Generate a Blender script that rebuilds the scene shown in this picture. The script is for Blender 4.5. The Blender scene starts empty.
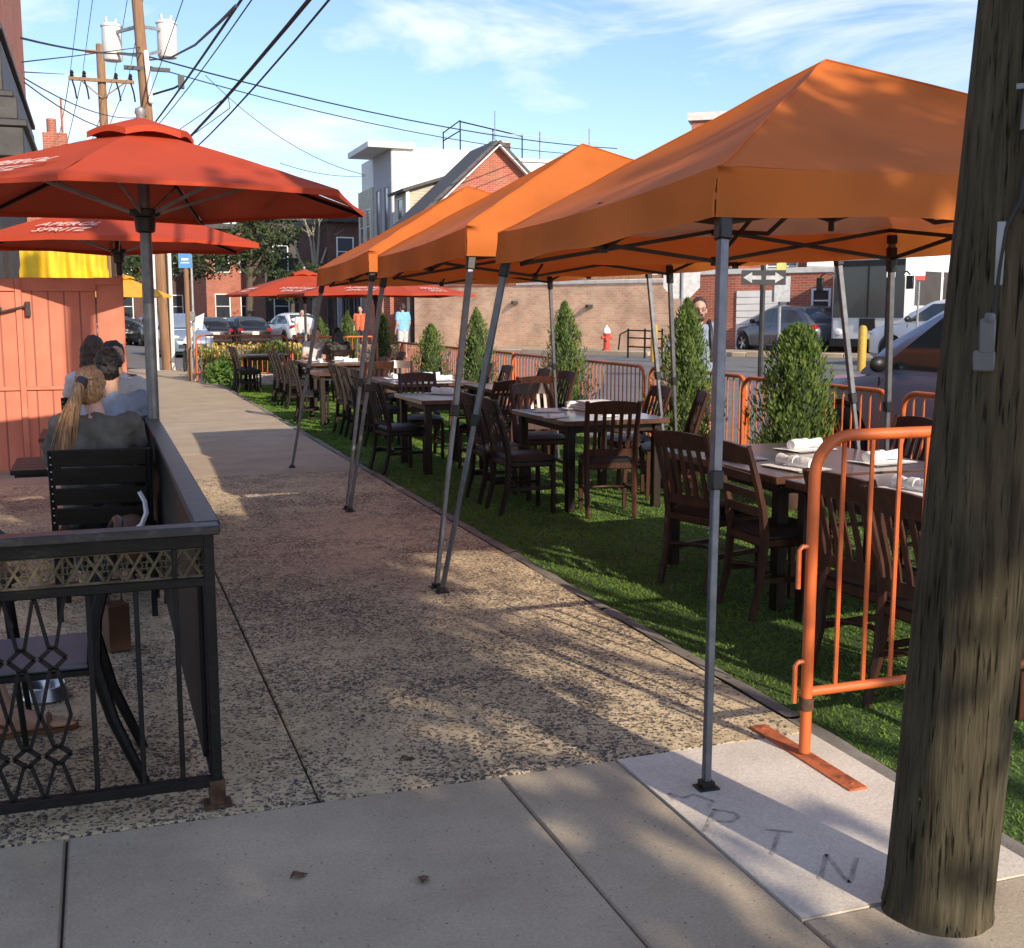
import bpy, bmesh, math, random
import numpy as np
from mathutils import Vector, Matrix, noise as mnoise
random.seed(7); RNG = np.random.default_rng(7)
R = math.radians; PI = math.pi
scene = bpy.context.scene; COL = scene.collection

# ------------------------------------------------------------------ helpers
class MB:
    """collects simple shapes into ONE mesh"""
    def __init__(s): s.v=[]; s.f=[]; s.m=[]; s.cur=0
    def add(s, vs, fs):
        o=len(s.v); s.v += [tuple(v) for v in vs]
        for f in fs: s.f.append(tuple(i+o for i in f)); s.m.append(s.cur)
        return s
    def box(s, c, d, rot=None):
        x,y,z=d[0]/2,d[1]/2,d[2]/2
        vs=[Vector(p) for p in ((-x,-y,-z),(x,-y,-z),(x,y,-z),(-x,y,-z),(-x,-y,z),(x,-y,z),(x,y,z),(-x,y,z))]
        if rot is not None: vs=[rot@v for v in vs]
        c=Vector(c); vs=[v+c for v in vs]
        return s.add(vs,[(0,3,2,1),(4,5,6,7),(0,1,5,4),(1,2,6,5),(2,3,7,6),(3,0,4,7)])
    def bar(s, p0, p1, w, d, up=(0,0,1)):
        p0=Vector(p0);p1=Vector(p1);z=(p1-p0);L=z.length
        if L<1e-6: return s
        z/=L; u=Vector(up)
        if abs(z.dot(u))>.98: u=Vector((0,1,0))
        x=u.cross(z).normalized(); y=z.cross(x)
        M=Matrix((x,y,z)).transposed()
        return s.box((p0+p1)/2,(w,d,L),M)
    def tube(s, pts, r, n=8, caps=True, closed=False):
        pts=[Vector(p) for p in pts]; N=len(pts)
        rs=r if isinstance(r,(list,tuple)) else [r]*N
        o=len(s.v); prev=None
        for i,p in enumerate(pts):
            if closed: t=(pts[(i+1)%N]-pts[i-1])
            else: t=(pts[min(i+1,N-1)]-pts[max(i-1,0)])
            t=t.normalized() if t.length>1e-9 else Vector((0,0,1))
            if prev is None:
                a=Vector((0,0,1)) if abs(t.z)<.9 else Vector((1,0,0))
                x=a.cross(t).normalized()
            else:
                x=(prev-t*prev.dot(t)); x=x.normalized() if x.length>1e-6 else t.orthogonal().normalized()
            prev=x; y=t.cross(x)
            for k in range(n):
                a=2*PI*k/n; s.v.append(tuple(p+(x*math.cos(a)+y*math.sin(a))*rs[i]))
        for i in range(N if closed else N-1):
            j=(i+1)%N
            for k in range(n):
                k2=(k+1)%n
                s.f.append((o+i*n+k,o+i*n+k2,o+j*n+k2,o+j*n+k)); s.m.append(s.cur)
        if caps and not closed:
            s.f.append(tuple(o+k for k in reversed(range(n)))); s.m.append(s.cur)
            s.f.append(tuple(o+(N-1)*n+k for k in range(n))); s.m.append(s.cur)
        return s
    def lathe(s, prof, c=(0,0,0), n=16, rot=None, caps=True):
        c=Vector(c); o=len(s.v); N=len(prof)
        for r,z in prof:
            for k in range(n):
                a=2*PI*k/n; v=Vector((r*math.cos(a),r*math.sin(a),z))
                if rot is not None: v=rot@v
                s.v.append(tuple(v+c))
        for i in range(N-1):
            for k in range(n):
                k2=(k+1)%n
                s.f.append((o+i*n+k,o+i*n+k2,o+(i+1)*n+k2,o+(i+1)*n+k)); s.m.append(s.cur)
        if caps:
            s.f.append(tuple(o+k for k in reversed(range(n)))); s.m.append(s.cur)
            s.f.append(tuple(o+(N-1)*n+k for k in range(n))); s.m.append(s.cur)
        return s
    def ell(s, c, r, nu=14, nv=9, rot=None):
        prof=[]
        vs=[];fs=[]
        for j in range(nv+1):
            t=PI*j/nv
            for k in range(nu):
                a=2*PI*k/nu
                v=Vector((r[0]*math.sin(t)*math.cos(a),r[1]*math.sin(t)*math.sin(a),-r[2]*math.cos(t)))
                if rot is not None: v=rot@v
                vs.append(v+Vector(c))
        for j in range(nv):
            for k in range(nu):
                k2=(k+1)%nu
                fs.append((j*nu+k,j*nu+k2,(j+1)*nu+k2,(j+1)*nu+k))
        return s.add(vs,fs)
    def prism(s, poly, fn, t0, t1):
        """poly 2D list, fn(u,v,t)->point; closed solid between t0 and t1"""
        n=len(poly); vs=[fn(u,v,t0) for u,v in poly]+[fn(u,v,t1) for u,v in poly]
        fs=[tuple(reversed(range(n))),tuple(range(n,2*n))]+[(i,(i+1)%n,n+(i+1)%n,n+i) for i in range(n)]
        return s.add(vs,fs)
    def grid(s, fn, nu, nv):
        vs=[fn(i/nu,j/nv) for j in range(nv+1) for i in range(nu+1)]
        fs=[(j*(nu+1)+i,j*(nu+1)+i+1,(j+1)*(nu+1)+i+1,(j+1)*(nu+1)+i) for j in range(nv) for i in range(nu)]
        return s.add(vs,fs)
    def mesh(s, name, mats, bevel=0, angle=38, weld=False):
        me=bpy.data.meshes.new(name); me.from_pydata(s.v,[],s.f); me.update()
        mats=mats if isinstance(mats,(list,tuple)) else [mats]
        for m in mats: me.materials.append(m)
        if len(mats)>1: me.polygons.foreach_set('material_index',s.m)
        bm=bmesh.new(); bm.from_mesh(me)
        bmesh.ops.remove_doubles(bm,verts=bm.verts,dist=1e-5)
        bmesh.ops.recalc_face_normals(bm,faces=bm.faces)
        if bevel:
            es=[e for e in bm.edges if len(e.link_faces)==2 and e.calc_face_angle(0)>R(35)]
            try: bmesh.ops.bevel(bm,geom=es,offset=bevel,segments=1,affect='EDGES',clamp_overlap=True)
            except Exception: pass
        bm.to_mesh(me); bm.free()
        me.shade_smooth(); me.set_sharp_from_angle(angle=R(angle))
        return me
    def build(s, name, mats, parent=None, loc=(0,0,0), rotz=0, bevel=0, angle=38):
        o=bpy.data.objects.new(name,s.mesh(name,mats,bevel,angle)); COL.objects.link(o)
        o.location=loc; o.rotation_euler=(0,0,rotz)
        if parent: o.parent=parent
        return o

def tag(o,label=None,cat=None,group=None,kind=None):
    if label: o['label']=label
    if cat: o['category']=cat
    if group: o['group']=group
    if kind: o['kind']=kind
    return o
def empty(name,loc=(0,0,0),rotz=0,label=None,cat=None,group=None):
    o=bpy.data.objects.new(name,None); COL.objects.link(o); o.empty_display_size=.1
    o.location=loc; o.rotation_euler=(0,0,rotz); return tag(o,label,cat,group)
def kids(o): return [c for c in bpy.data.objects if c.parent==o]
def copy_tree(o,parent=None):
    c=o.copy(); COL.objects.link(c); c.parent=parent
    for ch in kids(o): copy_tree(ch,c)
    return c
def clone(o,loc,rotz,label,group=None):
    c=copy_tree(o); c.location=loc; c.rotation_euler=(0,0,rotz); c['label']=label
    if group: c['group']=group
    return c
def np_mesh(name,V,mat):
    """V: (n,k,3) array of separate polygons"""
    n,k,_=V.shape; me=bpy.data.meshes.new(name)
    me.vertices.add(n*k); me.vertices.foreach_set('co',V.reshape(-1).astype(np.float32))
    me.loops.add(n*k); me.loops.foreach_set('vertex_index',np.arange(n*k,dtype=np.int32))
    me.polygons.add(n); me.polygons.foreach_set('loop_start',np.arange(0,n*k,k,dtype=np.int32))
    try: me.polygons.foreach_set('loop_total',np.full(n,k,dtype=np.int32))
    except Exception: pass
    me.materials.append(mat); me.update(calc_edges=True); me.validate()
    return me
def np_obj(name,V,mat,parent=None,loc=(0,0,0)):
    o=bpy.data.objects.new(name,np_mesh(name,V,mat)); COL.objects.link(o); o.location=loc
    if parent: o.parent=parent
    return o

# ------------------------------------------------------------------ materials
def mat(name,col,rough=.6,metal=0,var=.18,scale=6,bump=0,bscale=60,col2=None,spec=.5,trans=0,stretch=(1,1,1),detail=5,rand=0,coat=0,lo=.35,hi=.65):
    m=bpy.data.materials.new(name); m.use_nodes=True; nt=m.node_tree; N=nt.nodes; L=nt.links
    b=N['Principled BSDF']; b.inputs['Roughness'].default_value=rough; b.inputs['Metallic'].default_value=metal
    b.inputs['Specular IOR Level'].default_value=spec
    if coat: b.inputs['Coat Weight'].default_value=coat; b.inputs['Coat Roughness'].default_value=.08
    tc=N.new('ShaderNodeTexCoord'); mp=N.new('ShaderNodeMapping'); mp.inputs['Scale'].default_value=stretch
    L.new(tc.outputs['Object'],mp.inputs['Vector'])
    nz=N.new('ShaderNodeTexNoise'); nz.inputs['Scale'].default_value=scale; nz.inputs['Detail'].default_value=detail
    L.new(mp.outputs[0],nz.inputs['Vector'])
    cr=N.new('ShaderNodeValToRGB'); c2=col2 or tuple(min(1,c*(1+var)) for c in col); c1=col if col2 else tuple(c*(1-var) for c in col)
    cr.color_ramp.elements[0].color=(*c1,1); cr.color_ramp.elements[1].color=(*c2,1)
    cr.color_ramp.elements[0].position=lo; cr.color_ramp.elements[1].position=hi
    L.new(nz.outputs['Fac'],cr.inputs['Fac']); out=cr.outputs['Color']
    if rand:
        oi=N.new('ShaderNodeObjectInfo'); hs=N.new('ShaderNodeHueSaturation')
        mr=N.new('ShaderNodeMapRange'); mr.inputs['To Min'].default_value=1-rand; mr.inputs['To Max'].default_value=1+rand
        L.new(oi.outputs['Random'],mr.inputs['Value']); L.new(mr.outputs[0],hs.inputs['Value']); L.new(out,hs.inputs['Color']); out=hs.outputs['Color']
    L.new(out,b.inputs['Base Color'])
    if bump:
        n2=N.new('ShaderNodeTexNoise'); n2.inputs['Scale'].default_value=bscale; n2.inputs['Detail'].default_value=4
        L.new(mp.outputs[0],n2.inputs['Vector'])
        bp=N.new('ShaderNodeBump'); bp.inputs['Strength'].default_value=bump; bp.inputs['Distance'].default_value=.02
        L.new(n2.outputs['Fac'],bp.inputs['Height']); L.new(bp.outputs[0],b.inputs['Normal'])
    if trans:
        tr=N.new('ShaderNodeBsdfTranslucent'); L.new(out,tr.inputs['Color'])
        mx=N.new('ShaderNodeMixShader'); mx.inputs[0].default_value=trans
        L.new(b.outputs[0],mx.inputs[1]); L.new(tr.outputs[0],mx.inputs[2]); L.new(mx.outputs[0],N['Material Output'].inputs['Surface'])
    return m
def brick_mat(name,c1,c2,mortar,bw=.22,bh=.075,axis='XZ',bump=.4,big=.35):
    m=bpy.data.materials.new(name); m.use_nodes=True; nt=m.node_tree; N=nt.nodes; L=nt.links
    b=N['Principled BSDF']; b.inputs['Roughness'].default_value=.9
    tc=N.new('ShaderNodeTexCoord'); sp=N.new('ShaderNodeSeparateXYZ'); cb=N.new('ShaderNodeCombineXYZ')
    L.new(tc.outputs['Object'],sp.inputs[0])
    ad=N.new('ShaderNodeMath'); ad.operation='ADD'
    L.new(sp.outputs['X'],ad.inputs[0]); L.new(sp.outputs['Y'],ad.inputs[1])
    L.new(ad.outputs[0],cb.inputs['X']); L.new(sp.outputs['Z'],cb.inputs['Y'])
    br=N.new('ShaderNodeTexBrick'); br.inputs['Scale'].default_value=1
    br.inputs['Brick Width'].default_value=bw; br.inputs['Row Height'].default_value=bh; br.inputs['Mortar Size'].default_value=.008
    br.inputs['Color1'].default_value=(*c1,1); br.inputs['Color2'].default_value=(*c2,1); br.inputs['Mortar'].default_value=(*mortar,1)
    L.new(cb.outputs[0],br.inputs['Vector'])
    nz=N.new('ShaderNodeTexNoise'); nz.inputs['Scale'].default_value=1.3; nz.inputs['Detail'].default_value=6; L.new(tc.outputs['Object'],nz.inputs['Vector'])
    mr=N.new('ShaderNodeMapRange'); mr.inputs['From Min'].default_value=.3; mr.inputs['From Max'].default_value=.7; mr.inputs['To Min'].default_value=1-big; mr.inputs['To Max'].default_value=1+big
    L.new(nz.outputs['Fac'],mr.inputs['Value'])
    hs=N.new('ShaderNodeHueSaturation'); L.new(br.outputs['Color'],hs.inputs['Color']); L.new(mr.outputs[0],hs.inputs['Value'])
    L.new(hs.outputs[0],b.inputs['Base Color'])
    bp=N.new('ShaderNodeBump'); bp.inputs['Strength'].default_value=bump; bp.inputs['Distance'].default_value=.01; bp.invert=True
    L.new(br.outputs['Fac'],bp.inputs['Height']); L.new(bp.outputs[0],b.inputs['Normal'])
    return m
def stripe_mat(name,col,pitch,axis='Z',rough=.6,dark=.45):
    """painted siding / planks: thin grooves at a regular pitch"""
    m=mat(name,col,rough,var=.1,scale=3); nt=m.node_tree; N=nt.nodes; L=nt.links; b=N['Principled BSDF']
    tc=N.new('ShaderNodeTexCoord'); sp=N.new('ShaderNodeSeparateXYZ'); L.new(tc.outputs['Object'],sp.inputs[0])
    md=N.new('ShaderNodeMath'); md.operation='PINGPONG'; md.inputs[1].default_value=pitch/2; L.new(sp.outputs[axis],md.inputs[0])
    bp=N.new('ShaderNodeBump'); bp.inputs['Distance'].default_value=.05; bp.inputs['Strength'].default_value=1; L.new(md.outputs[0],bp.inputs['Height']); L.new(bp.outputs[0],b.inputs['Normal'])
    lt=N.new('ShaderNodeMath'); lt.operation='LESS_THAN'; lt.inputs[1].default_value=pitch*.06; L.new(md.outputs[0],lt.inputs[0])
    src=b.inputs['Base Color'].links[0].from_socket
    mx=N.new('ShaderNodeMix'); mx.data_type='RGBA'; L.new(lt.outputs[0],mx.inputs['Factor']); L.new(src,mx.inputs['A']); mx.inputs['B'].default_value=(col[0]*dark,col[1]*dark,col[2]*dark,1)
    L.new(mx.outputs['Result'],b.inputs['Base Color'])
    return m

def aggregate_mat():
    m=bpy.data.materials.new('exposed_aggregate'); m.use_nodes=True; nt=m.node_tree; N=nt.nodes; L=nt.links
    b=N['Principled BSDF']; b.inputs['Roughness'].default_value=.85; b.inputs['Specular IOR Level'].default_value=.3
    tc=N.new('ShaderNodeTexCoord')
    def noise(sc,det=4,rough=.5):
        n=N.new('ShaderNodeTexNoise'); n.inputs['Scale'].default_value=sc; n.inputs['Detail'].default_value=det; n.inputs['Roughness'].default_value=rough
        L.new(tc.outputs['Object'],n.inputs['Vector']); return n
    def math_(op,a,bv=None):
        n=N.new('ShaderNodeMath'); n.operation=op
        for i,x in enumerate((a,bv)):
            if x is None: continue
            if isinstance(x,(int,float)): n.inputs[i].default_value=x
            else: L.new(x,n.inputs[i])
        return n.outputs[0]
    # warped coordinates so that the stones are irregular
    wn=noise(38,3); vm=N.new('ShaderNodeVectorMath'); vm.operation='MULTIPLY_ADD'; L.new(wn.outputs['Color'],vm.inputs[0]); vm.inputs[1].default_value=(.03,.03,0); L.new(tc.outputs['Object'],vm.inputs[2])
    vo=N.new('ShaderNodeTexVoronoi'); vo.inputs['Scale'].default_value=74; L.new(vm.outputs[0],vo.inputs['Vector'])
    sp=N.new('ShaderNodeSeparateColor'); L.new(vo.outputs['Color'],sp.inputs[0])
    dens=noise(.9,5,.6); dens2=noise(4,3)
    thr=N.new('ShaderNodeMapRange'); thr.inputs['From Min'].default_value=.35; thr.inputs['From Max'].default_value=.68; thr.inputs['To Min'].default_value=.22; thr.inputs['To Max'].default_value=.78
    L.new(math_('ADD',math_('MULTIPLY',dens.outputs['Fac'],.65),math_('MULTIPLY',dens2.outputs['Fac'],.35)),thr.inputs['Value'])
    # cell radius threshold differs per stone
    rad=math_('MULTIPLY',thr.outputs[0],math_('ADD',math_('MULTIPLY',sp.outputs[1],.9),.55))
    d=math_('SUBTRACT',rad,vo.outputs['Distance'])
    mk=N.new('ShaderNodeMapRange'); mk.inputs['From Min'].default_value=-.03; mk.inputs['From Max'].default_value=.05; L.new(d,mk.inputs['Value'])
    stone=N.new('ShaderNodeValToRGB'); L.new(sp.outputs[0],stone.inputs['Fac'])
    e=stone.color_ramp.elements; e[0].color=(.065,.06,.057,1); e[1].color=(.46,.35,.23,1); e[1].position=1
    x=e.new(.45); x.color=(.105,.095,.088,1); x=e.new(.70); x.color=(.22,.155,.10,1)
    base=N.new('ShaderNodeValToRGB'); bn=noise(14,8,.7); L.new(bn.outputs['Fac'],base.inputs['Fac'])
    base.color_ramp.elements[0].color=(.44,.33,.19,1); base.color_ramp.elements[0].position=.3; base.color_ramp.elements[1].color=(.82,.65,.42,1); base.color_ramp.elements[1].position=.7
    fine=noise(180,2); 
    mx=N.new('ShaderNodeMix'); mx.data_type='RGBA'; L.new(mk.outputs[0],mx.inputs['Factor']); L.new(base.outputs[0],mx.inputs['A']); L.new(stone.outputs[0],mx.inputs['B'])
    stain=noise(.55,3); st=N.new('ShaderNodeMapRange'); st.inputs['From Min'].default_value=.3; st.inputs['From Max'].default_value=.7; st.inputs['To Min'].default_value=.72; st.inputs['To Max'].default_value=1.12; L.new(stain.outputs['Fac'],st.inputs['Value'])
    hs=N.new('ShaderNodeHueSaturation'); L.new(mx.outputs['Result'],hs.inputs['Color']); L.new(math_('MULTIPLY',st.outputs[0],math_('ADD',math_('MULTIPLY',fine.outputs['Fac'],.5),.75)),hs.inputs['Value'])
    L.new(hs.outputs[0],b.inputs['Base Color'])
    bp=N.new('ShaderNodeBump'); bp.inputs['Strength'].default_value=.55; bp.inputs['Distance'].default_value=.012; L.new(math_('ADD',mk.outputs[0],math_('MULTIPLY',bn.outputs['Fac'],.6)),bp.inputs['Height']); L.new(bp.outputs[0],b.inputs['Normal'])
    return m
def concrete_mat(name,c1,c2,speck=.5,sscale=45):
    m=bpy.data.materials.new(name); m.use_nodes=True; nt=m.node_tree; N=nt.nodes; L=nt.links
    b=N['Principled BSDF']; b.inputs['Roughness'].default_value=.88; b.inputs['Specular IOR Level'].default_value=.25
    tc=N.new('ShaderNodeTexCoord')
    def noise(sc,det,ro=.55):
        n=N.new('ShaderNodeTexNoise'); n.inputs['Scale'].default_value=sc; n.inputs['Detail'].default_value=det; n.inputs['Roughness'].default_value=ro; L.new(tc.outputs['Object'],n.inputs['Vector']); return n.outputs['Fac']
    cr=N.new('ShaderNodeValToRGB'); L.new(noise(1.7,9,.65),cr.inputs['Fac']); cr.color_ramp.elements[0].position=.3; cr.color_ramp.elements[1].position=.7
    cr.color_ramp.elements[0].color=(*c1,1); cr.color_ramp.elements[1].color=(*c2,1)
    fn=N.new('ShaderNodeMapRange'); fn.inputs['To Min'].default_value=.62; fn.inputs['To Max'].default_value=1.38; L.new(noise(95,3,.7),fn.inputs['Value'])
    hs=N.new('ShaderNodeHueSaturation'); L.new(cr.outputs[0],hs.inputs['Color']); L.new(fn.outputs[0],hs.inputs['Value'])
    vo=N.new('ShaderNodeTexVoronoi'); vo.inputs['Scale'].default_value=sscale; L.new(tc.outputs['Object'],vo.inputs['Vector'])
    sp=N.new('ShaderNodeSeparateColor'); L.new(vo.outputs['Color'],sp.inputs[0])
    # sparse dark pits and pale grains of varied size
    def mth(op,a,c):
        n=N.new('ShaderNodeMath'); n.operation=op
        for i,x in enumerate((a,c)):
            if isinstance(x,(int,float)): n.inputs[i].default_value=x
            else: L.new(x,n.inputs[i])
        return n.outputs[0]
    pit=mth('LESS_THAN',vo.outputs['Distance'],mth('MULTIPLY',mth('MAXIMUM',mth('SUBTRACT',sp.outputs[0],.72),0.0),1.1*speck))
    mx=N.new('ShaderNodeMix'); mx.data_type='RGBA'; L.new(mth('MULTIPLY',pit,.8),mx.inputs['Factor']); L.new(hs.outputs[0],mx.inputs['A']); mx.inputs['B'].default_value=(c1[0]*.3,c1[1]*.28,c1[2]*.27,1)
    lite=mth('LESS_THAN',vo.outputs['Distance'],mth('MULTIPLY',mth('MAXIMUM',mth('SUBTRACT',sp.outputs[1],.8),0.0),1.2*speck))
    m2=N.new('ShaderNodeMix'); m2.data_type='RGBA'; L.new(mth('MULTIPLY',lite,.5),m2.inputs['Factor']); L.new(mx.outputs['Result'],m2.inputs['A']); m2.inputs['B'].default_value=(min(1,c2[0]*1.7),min(1,c2[1]*1.6),min(1,c2[2]*1.5),1)
    L.new(m2.outputs['Result'],b.inputs['Base Color'])
    bp=N.new('ShaderNodeBump'); bp.inputs['Strength'].default_value=.35; bp.inputs['Distance'].default_value=.008; L.new(noise(70,5,.7),bp.inputs['Height']); L.new(bp.outputs[0],b.inputs['Normal'])
    return m
def wood_mat(name,c1,c2,rough=.5,sc=(1,1,1),freq=9,bump=.3,cracks=0,coat=0,spec=.3):
    m=bpy.data.materials.new(name); m.use_nodes=True; nt=m.node_tree; N=nt.nodes; L=nt.links
    b=N['Principled BSDF']; b.inputs['Roughness'].default_value=rough; b.inputs['Specular IOR Level'].default_value=spec
    if coat: b.inputs['Coat Weight'].default_value=coat; b.inputs['Coat Roughness'].default_value=.15
    tc=N.new('ShaderNodeTexCoord'); mp=N.new('ShaderNodeMapping'); mp.inputs['Scale'].default_value=sc; L.new(tc.outputs['Object'],mp.inputs['Vector'])
    nz=N.new('ShaderNodeTexNoise'); nz.inputs['Scale'].default_value=freq; nz.inputs['Detail'].default_value=8; nz.inputs['Roughness'].default_value=.65; L.new(mp.outputs[0],nz.inputs['Vector'])
    cr=N.new('ShaderNodeValToRGB'); cr.color_ramp.elements[0].color=(*c1,1); cr.color_ramp.elements[1].color=(*c2,1); cr.color_ramp.elements[0].position=.32; cr.color_ramp.elements[1].position=.68
    L.new(nz.outputs['Fac'],cr.inputs['Fac']); out=cr.outputs[0]
    bp=N.new('ShaderNodeBump'); bp.inputs['Strength'].default_value=bump; bp.inputs['Distance'].default_value=.006; h=nz.outputs['Fac']
    if cracks:
        n2=N.new('ShaderNodeTexNoise'); n2.inputs['Scale'].default_value=freq*1.7; n2.inputs['Detail'].default_value=3; L.new(mp.outputs[0],n2.inputs['Vector'])
        pp=N.new('ShaderNodeMapRange'); pp.inputs['From Min'].default_value=.60; pp.inputs['From Max'].default_value=.70; L.new(n2.outputs['Fac'],pp.inputs['Value'])
        mx=N.new('ShaderNodeMix'); mx.data_type='RGBA'; L.new(pp.outputs[0],mx.inputs['Factor']); L.new(out,mx.inputs['A']); mx.inputs['B'].default_value=(c1[0]*.35,c1[1]*.33,c1[2]*.3,1); out=mx.outputs['Result']
        n3=N.new('ShaderNodeTexNoise'); n3.inputs['Scale'].default_value=1.6; n3.inputs['Detail'].default_value=3; L.new(tc.outputs['Object'],n3.inputs['Vector'])
        mr=N.new('ShaderNodeMapRange'); mr.inputs['From Min'].default_value=.3; mr.inputs['From Max'].default_value=.7; mr.inputs['To Min'].default_value=.7; mr.inputs['To Max'].default_value=1.25; L.new(n3.outputs['Fac'],mr.inputs['Value'])
        hs=N.new('ShaderNodeHueSaturation'); L.new(out,hs.inputs['Color']); L.new(mr.outputs[0],hs.inputs['Value']); out=hs.outputs[0]
        sb=N.new('ShaderNodeMath'); sb.operation='SUBTRACT'; L.new(nz.outputs['Fac'],sb.inputs[0]); L.new(pp.outputs[0],sb.inputs[1]); h=sb.outputs[0]
    L.new(out,b.inputs['Base Color']); L.new(h,bp.inputs['Height']); L.new(bp.outputs[0],b.inputs['Normal'])
    return m

M={}
M['aggregate']=aggregate_mat()
M['concrete']=concrete_mat('grey_concrete',(.355,.285,.20),(.52,.43,.315),.8,64)
M['concrete_far']=concrete_mat('tan_concrete',(.36,.28,.195),(.48,.385,.275),.4)
M['patch']=concrete_mat('new_concrete',(.56,.49,.405),(.74,.66,.555),.3,60)
M['patch_dark']=mat('scratched_concrete',(.43,.38,.315),.95,var=.3,scale=30)
M['curb']=concrete_mat('kerb_stone',(.13,.118,.10),(.30,.27,.23),1.2,25)
M['joint']=mat('joint_dirt',(.06,.05,.042),.95)
M['asphalt']=concrete_mat('asphalt',(.15,.145,.14),(.20,.195,.185),.5,60)
M['turf_base']=mat('turf_backing',(.045,.085,.018),.95,var=.4,scale=30)
M['turf']=mat('turf_fibre',(.13,.225,.034),.75,var=.3,scale=1.6,trans=.25,spec=.2)
M['pole_wood']=wood_mat('weathered_pole_wood',(.036,.030,.018),(.105,.088,.055),.92,(15,15,1.0),3.6,1.0,cracks=1,spec=.15)
M['pole_far']=wood_mat('brown_pole_wood',(.18,.10,.055),(.34,.20,.115),.9,(6,6,.4),3,.3)
M['chair_wood']=wood_mat('mahogany_stain',(.022,.008,.005),(.075,.025,.013),.5,(14,14,1.6),3,.06,coat=.08)
M['chair_dark']=wood_mat('dark_walnut_stain',(.009,.005,.004),(.024,.012,.008),.5,(14,14,1.6),3,.06,coat=.08)
M['table_wood']=wood_mat('table_top_wood',(.055,.024,.014),(.13,.058,.032),.28,(3,14,3),3,.05,coat=.4)
M['cushion']=mat('black_vinyl',(.010,.010,.010),.55,var=.3,bump=.05,bscale=120)
M['napkin']=mat('white_linen',(.80,.79,.77),.9,var=.05,scale=14,bump=.25,bscale=60)
M['plate']=mat('white_china',(.78,.78,.76),.2,var=.03)
M['paper']=mat('white_paper',(.74,.73,.70),.7,var=.05)
M['orange_metal']=mat('orange_enamel',(.60,.130,.030),.45,col2=(.34,.075,.028),lo=.56,hi=.70,scale=7,detail=9,bump=.05,bscale=40,spec=.5)
M['orange_rust']=mat('orange_rusted',(.50,.13,.045),.7,col2=(.22,.065,.03),scale=16,lo=.45,hi=.66,bump=.2,bscale=60)
M['rust']=mat('rust',(.07,.035,.02),.9,var=.5,scale=30)
M['canopy']=mat('orange_polyester',(.75,.215,.042),.62,var=.12,scale=1.6,trans=.42,spec=.25,bump=.22,bscale=3.5)
M['umbrella']=mat('red_canvas',(.47,.062,.024),.7,var=.06,scale=2,trans=.09,spec=.2,bump=.10,bscale=2)
M['umb_yellow']=mat('yellow_canvas',(.80,.42,.05),.7,var=.06,trans=.2)
M['tent_steel']=mat('grey_powder_coat',(.17,.175,.19),.40,metal=.6,var=.15,scale=20)
M['tent_truss']=mat('dark_steel',(.045,.042,.042),.5,metal=.4,var=.2)
M['black_plastic']=mat('black_plastic',(.012,.012,.012),.45)
M['black_iron']=mat('black_iron_paint',(.006,.006,.007),.48,spec=.3,var=.35,scale=14,bump=.12,bscale=50)
M['rail_top']=mat('worn_black_paint',(.022,.022,.025),.36,col2=(.085,.082,.08),scale=22,lo=.52,hi=.78,bump=.12,bscale=60)
M['lattice']=mat('lichen_dulled_iron',(.055,.042,.020),.7,col2=(.13,.105,.055),scale=18,bump=.2)
M['dark_slat']=wood_mat('black_slat_wood',(.010,.008,.006),(.024,.019,.014),.5,(1.2,9,9),4,.1)
M['slate']=mat('grey_seat_vinyl',(.11,.11,.13),.5,var=.1)
M['alu']=mat('aluminium',(.62,.62,.62),.28,metal=1,var=.08)
M['galv']=mat('galvanised',(.33,.34,.35),.5,metal=.5,var=.15,scale=10)
M['grey_pvc']=mat('grey_conduit',(.15,.15,.16),.5,var=.12,scale=8)
M['white_pvc']=mat('white_conduit',(.70,.68,.64),.5,var=.08)
M['gate']=stripe_mat('coral_planks',(.60,.175,.10),.145,'X',.65,.5)
M['gate_trim']=mat('coral_trim',(.60,.18,.105),.65,var=.12,scale=5,bump=.08,bscale=30)
M['gate_dark']=mat('iron_black',(.03,.02,.018),.6)
M['yellow_cloth']=mat('yellow_cloth',(.84,.56,.03),.85,var=.12,scale=4,trans=.15)
M['skin']=mat('skin',(.50,.29,.205),.55,var=.07,scale=9)
M['skin_light']=mat('fair_skin',(.58,.34,.25),.55,var=.07,scale=9)
M['hair_black']=mat('black_hair',(.012,.009,.008),.42,var=.5,scale=40,stretch=(4,4,.4),bump=.4,bscale=60)
M['hair_brown']=mat('brown_hair',(.045,.022,.012),.45,var=.5,scale=40,stretch=(4,4,.4),bump=.4,bscale=60)
M['hair_blond']=mat('blond_hair',(.26,.115,.05),.45,col2=(.58,.34,.165),scale=26,stretch=(5,5,.35),bump=.5,bscale=50)
M['cloth_olive']=mat('olive_grey_knit',(.115,.104,.086),.95,var=.2,scale=12,bump=.25,bscale=140)
M['cloth_white']=mat('white_cotton',(.52,.50,.49),.9,var=.08,scale=6,bump=.15,bscale=40)
M['cloth_pale']=mat('pale_blue_cotton',(.26,.31,.41),.9,var=.1,scale=6,bump=.15,bscale=40)
M['cloth_blue']=mat('sky_blue_cotton',(.20,.43,.80),.9,var=.08)
M['cloth_red']=mat('orange_red_cotton',(.72,.14,.06),.9,var=.08)
M['cloth_dark']=mat('dark_denim',(.03,.035,.05),.9,var=.2)
M['leather']=mat('brown_leather',(.11,.045,.02),.5,var=.3)
M['white_paint']=mat('white_paint',(.78,.77,.74),.55,var=.05,scale=2)
M['stucco_white']=mat('white_stucco',(.80,.79,.76),.9,var=.04,scale=2,bump=.1,bscale=40)
M['stucco_grey_and_shade']=mat('grey_stucco_and_shade',(.42,.42,.44),.9,var=.06,bump=.1,bscale=40)
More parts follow.
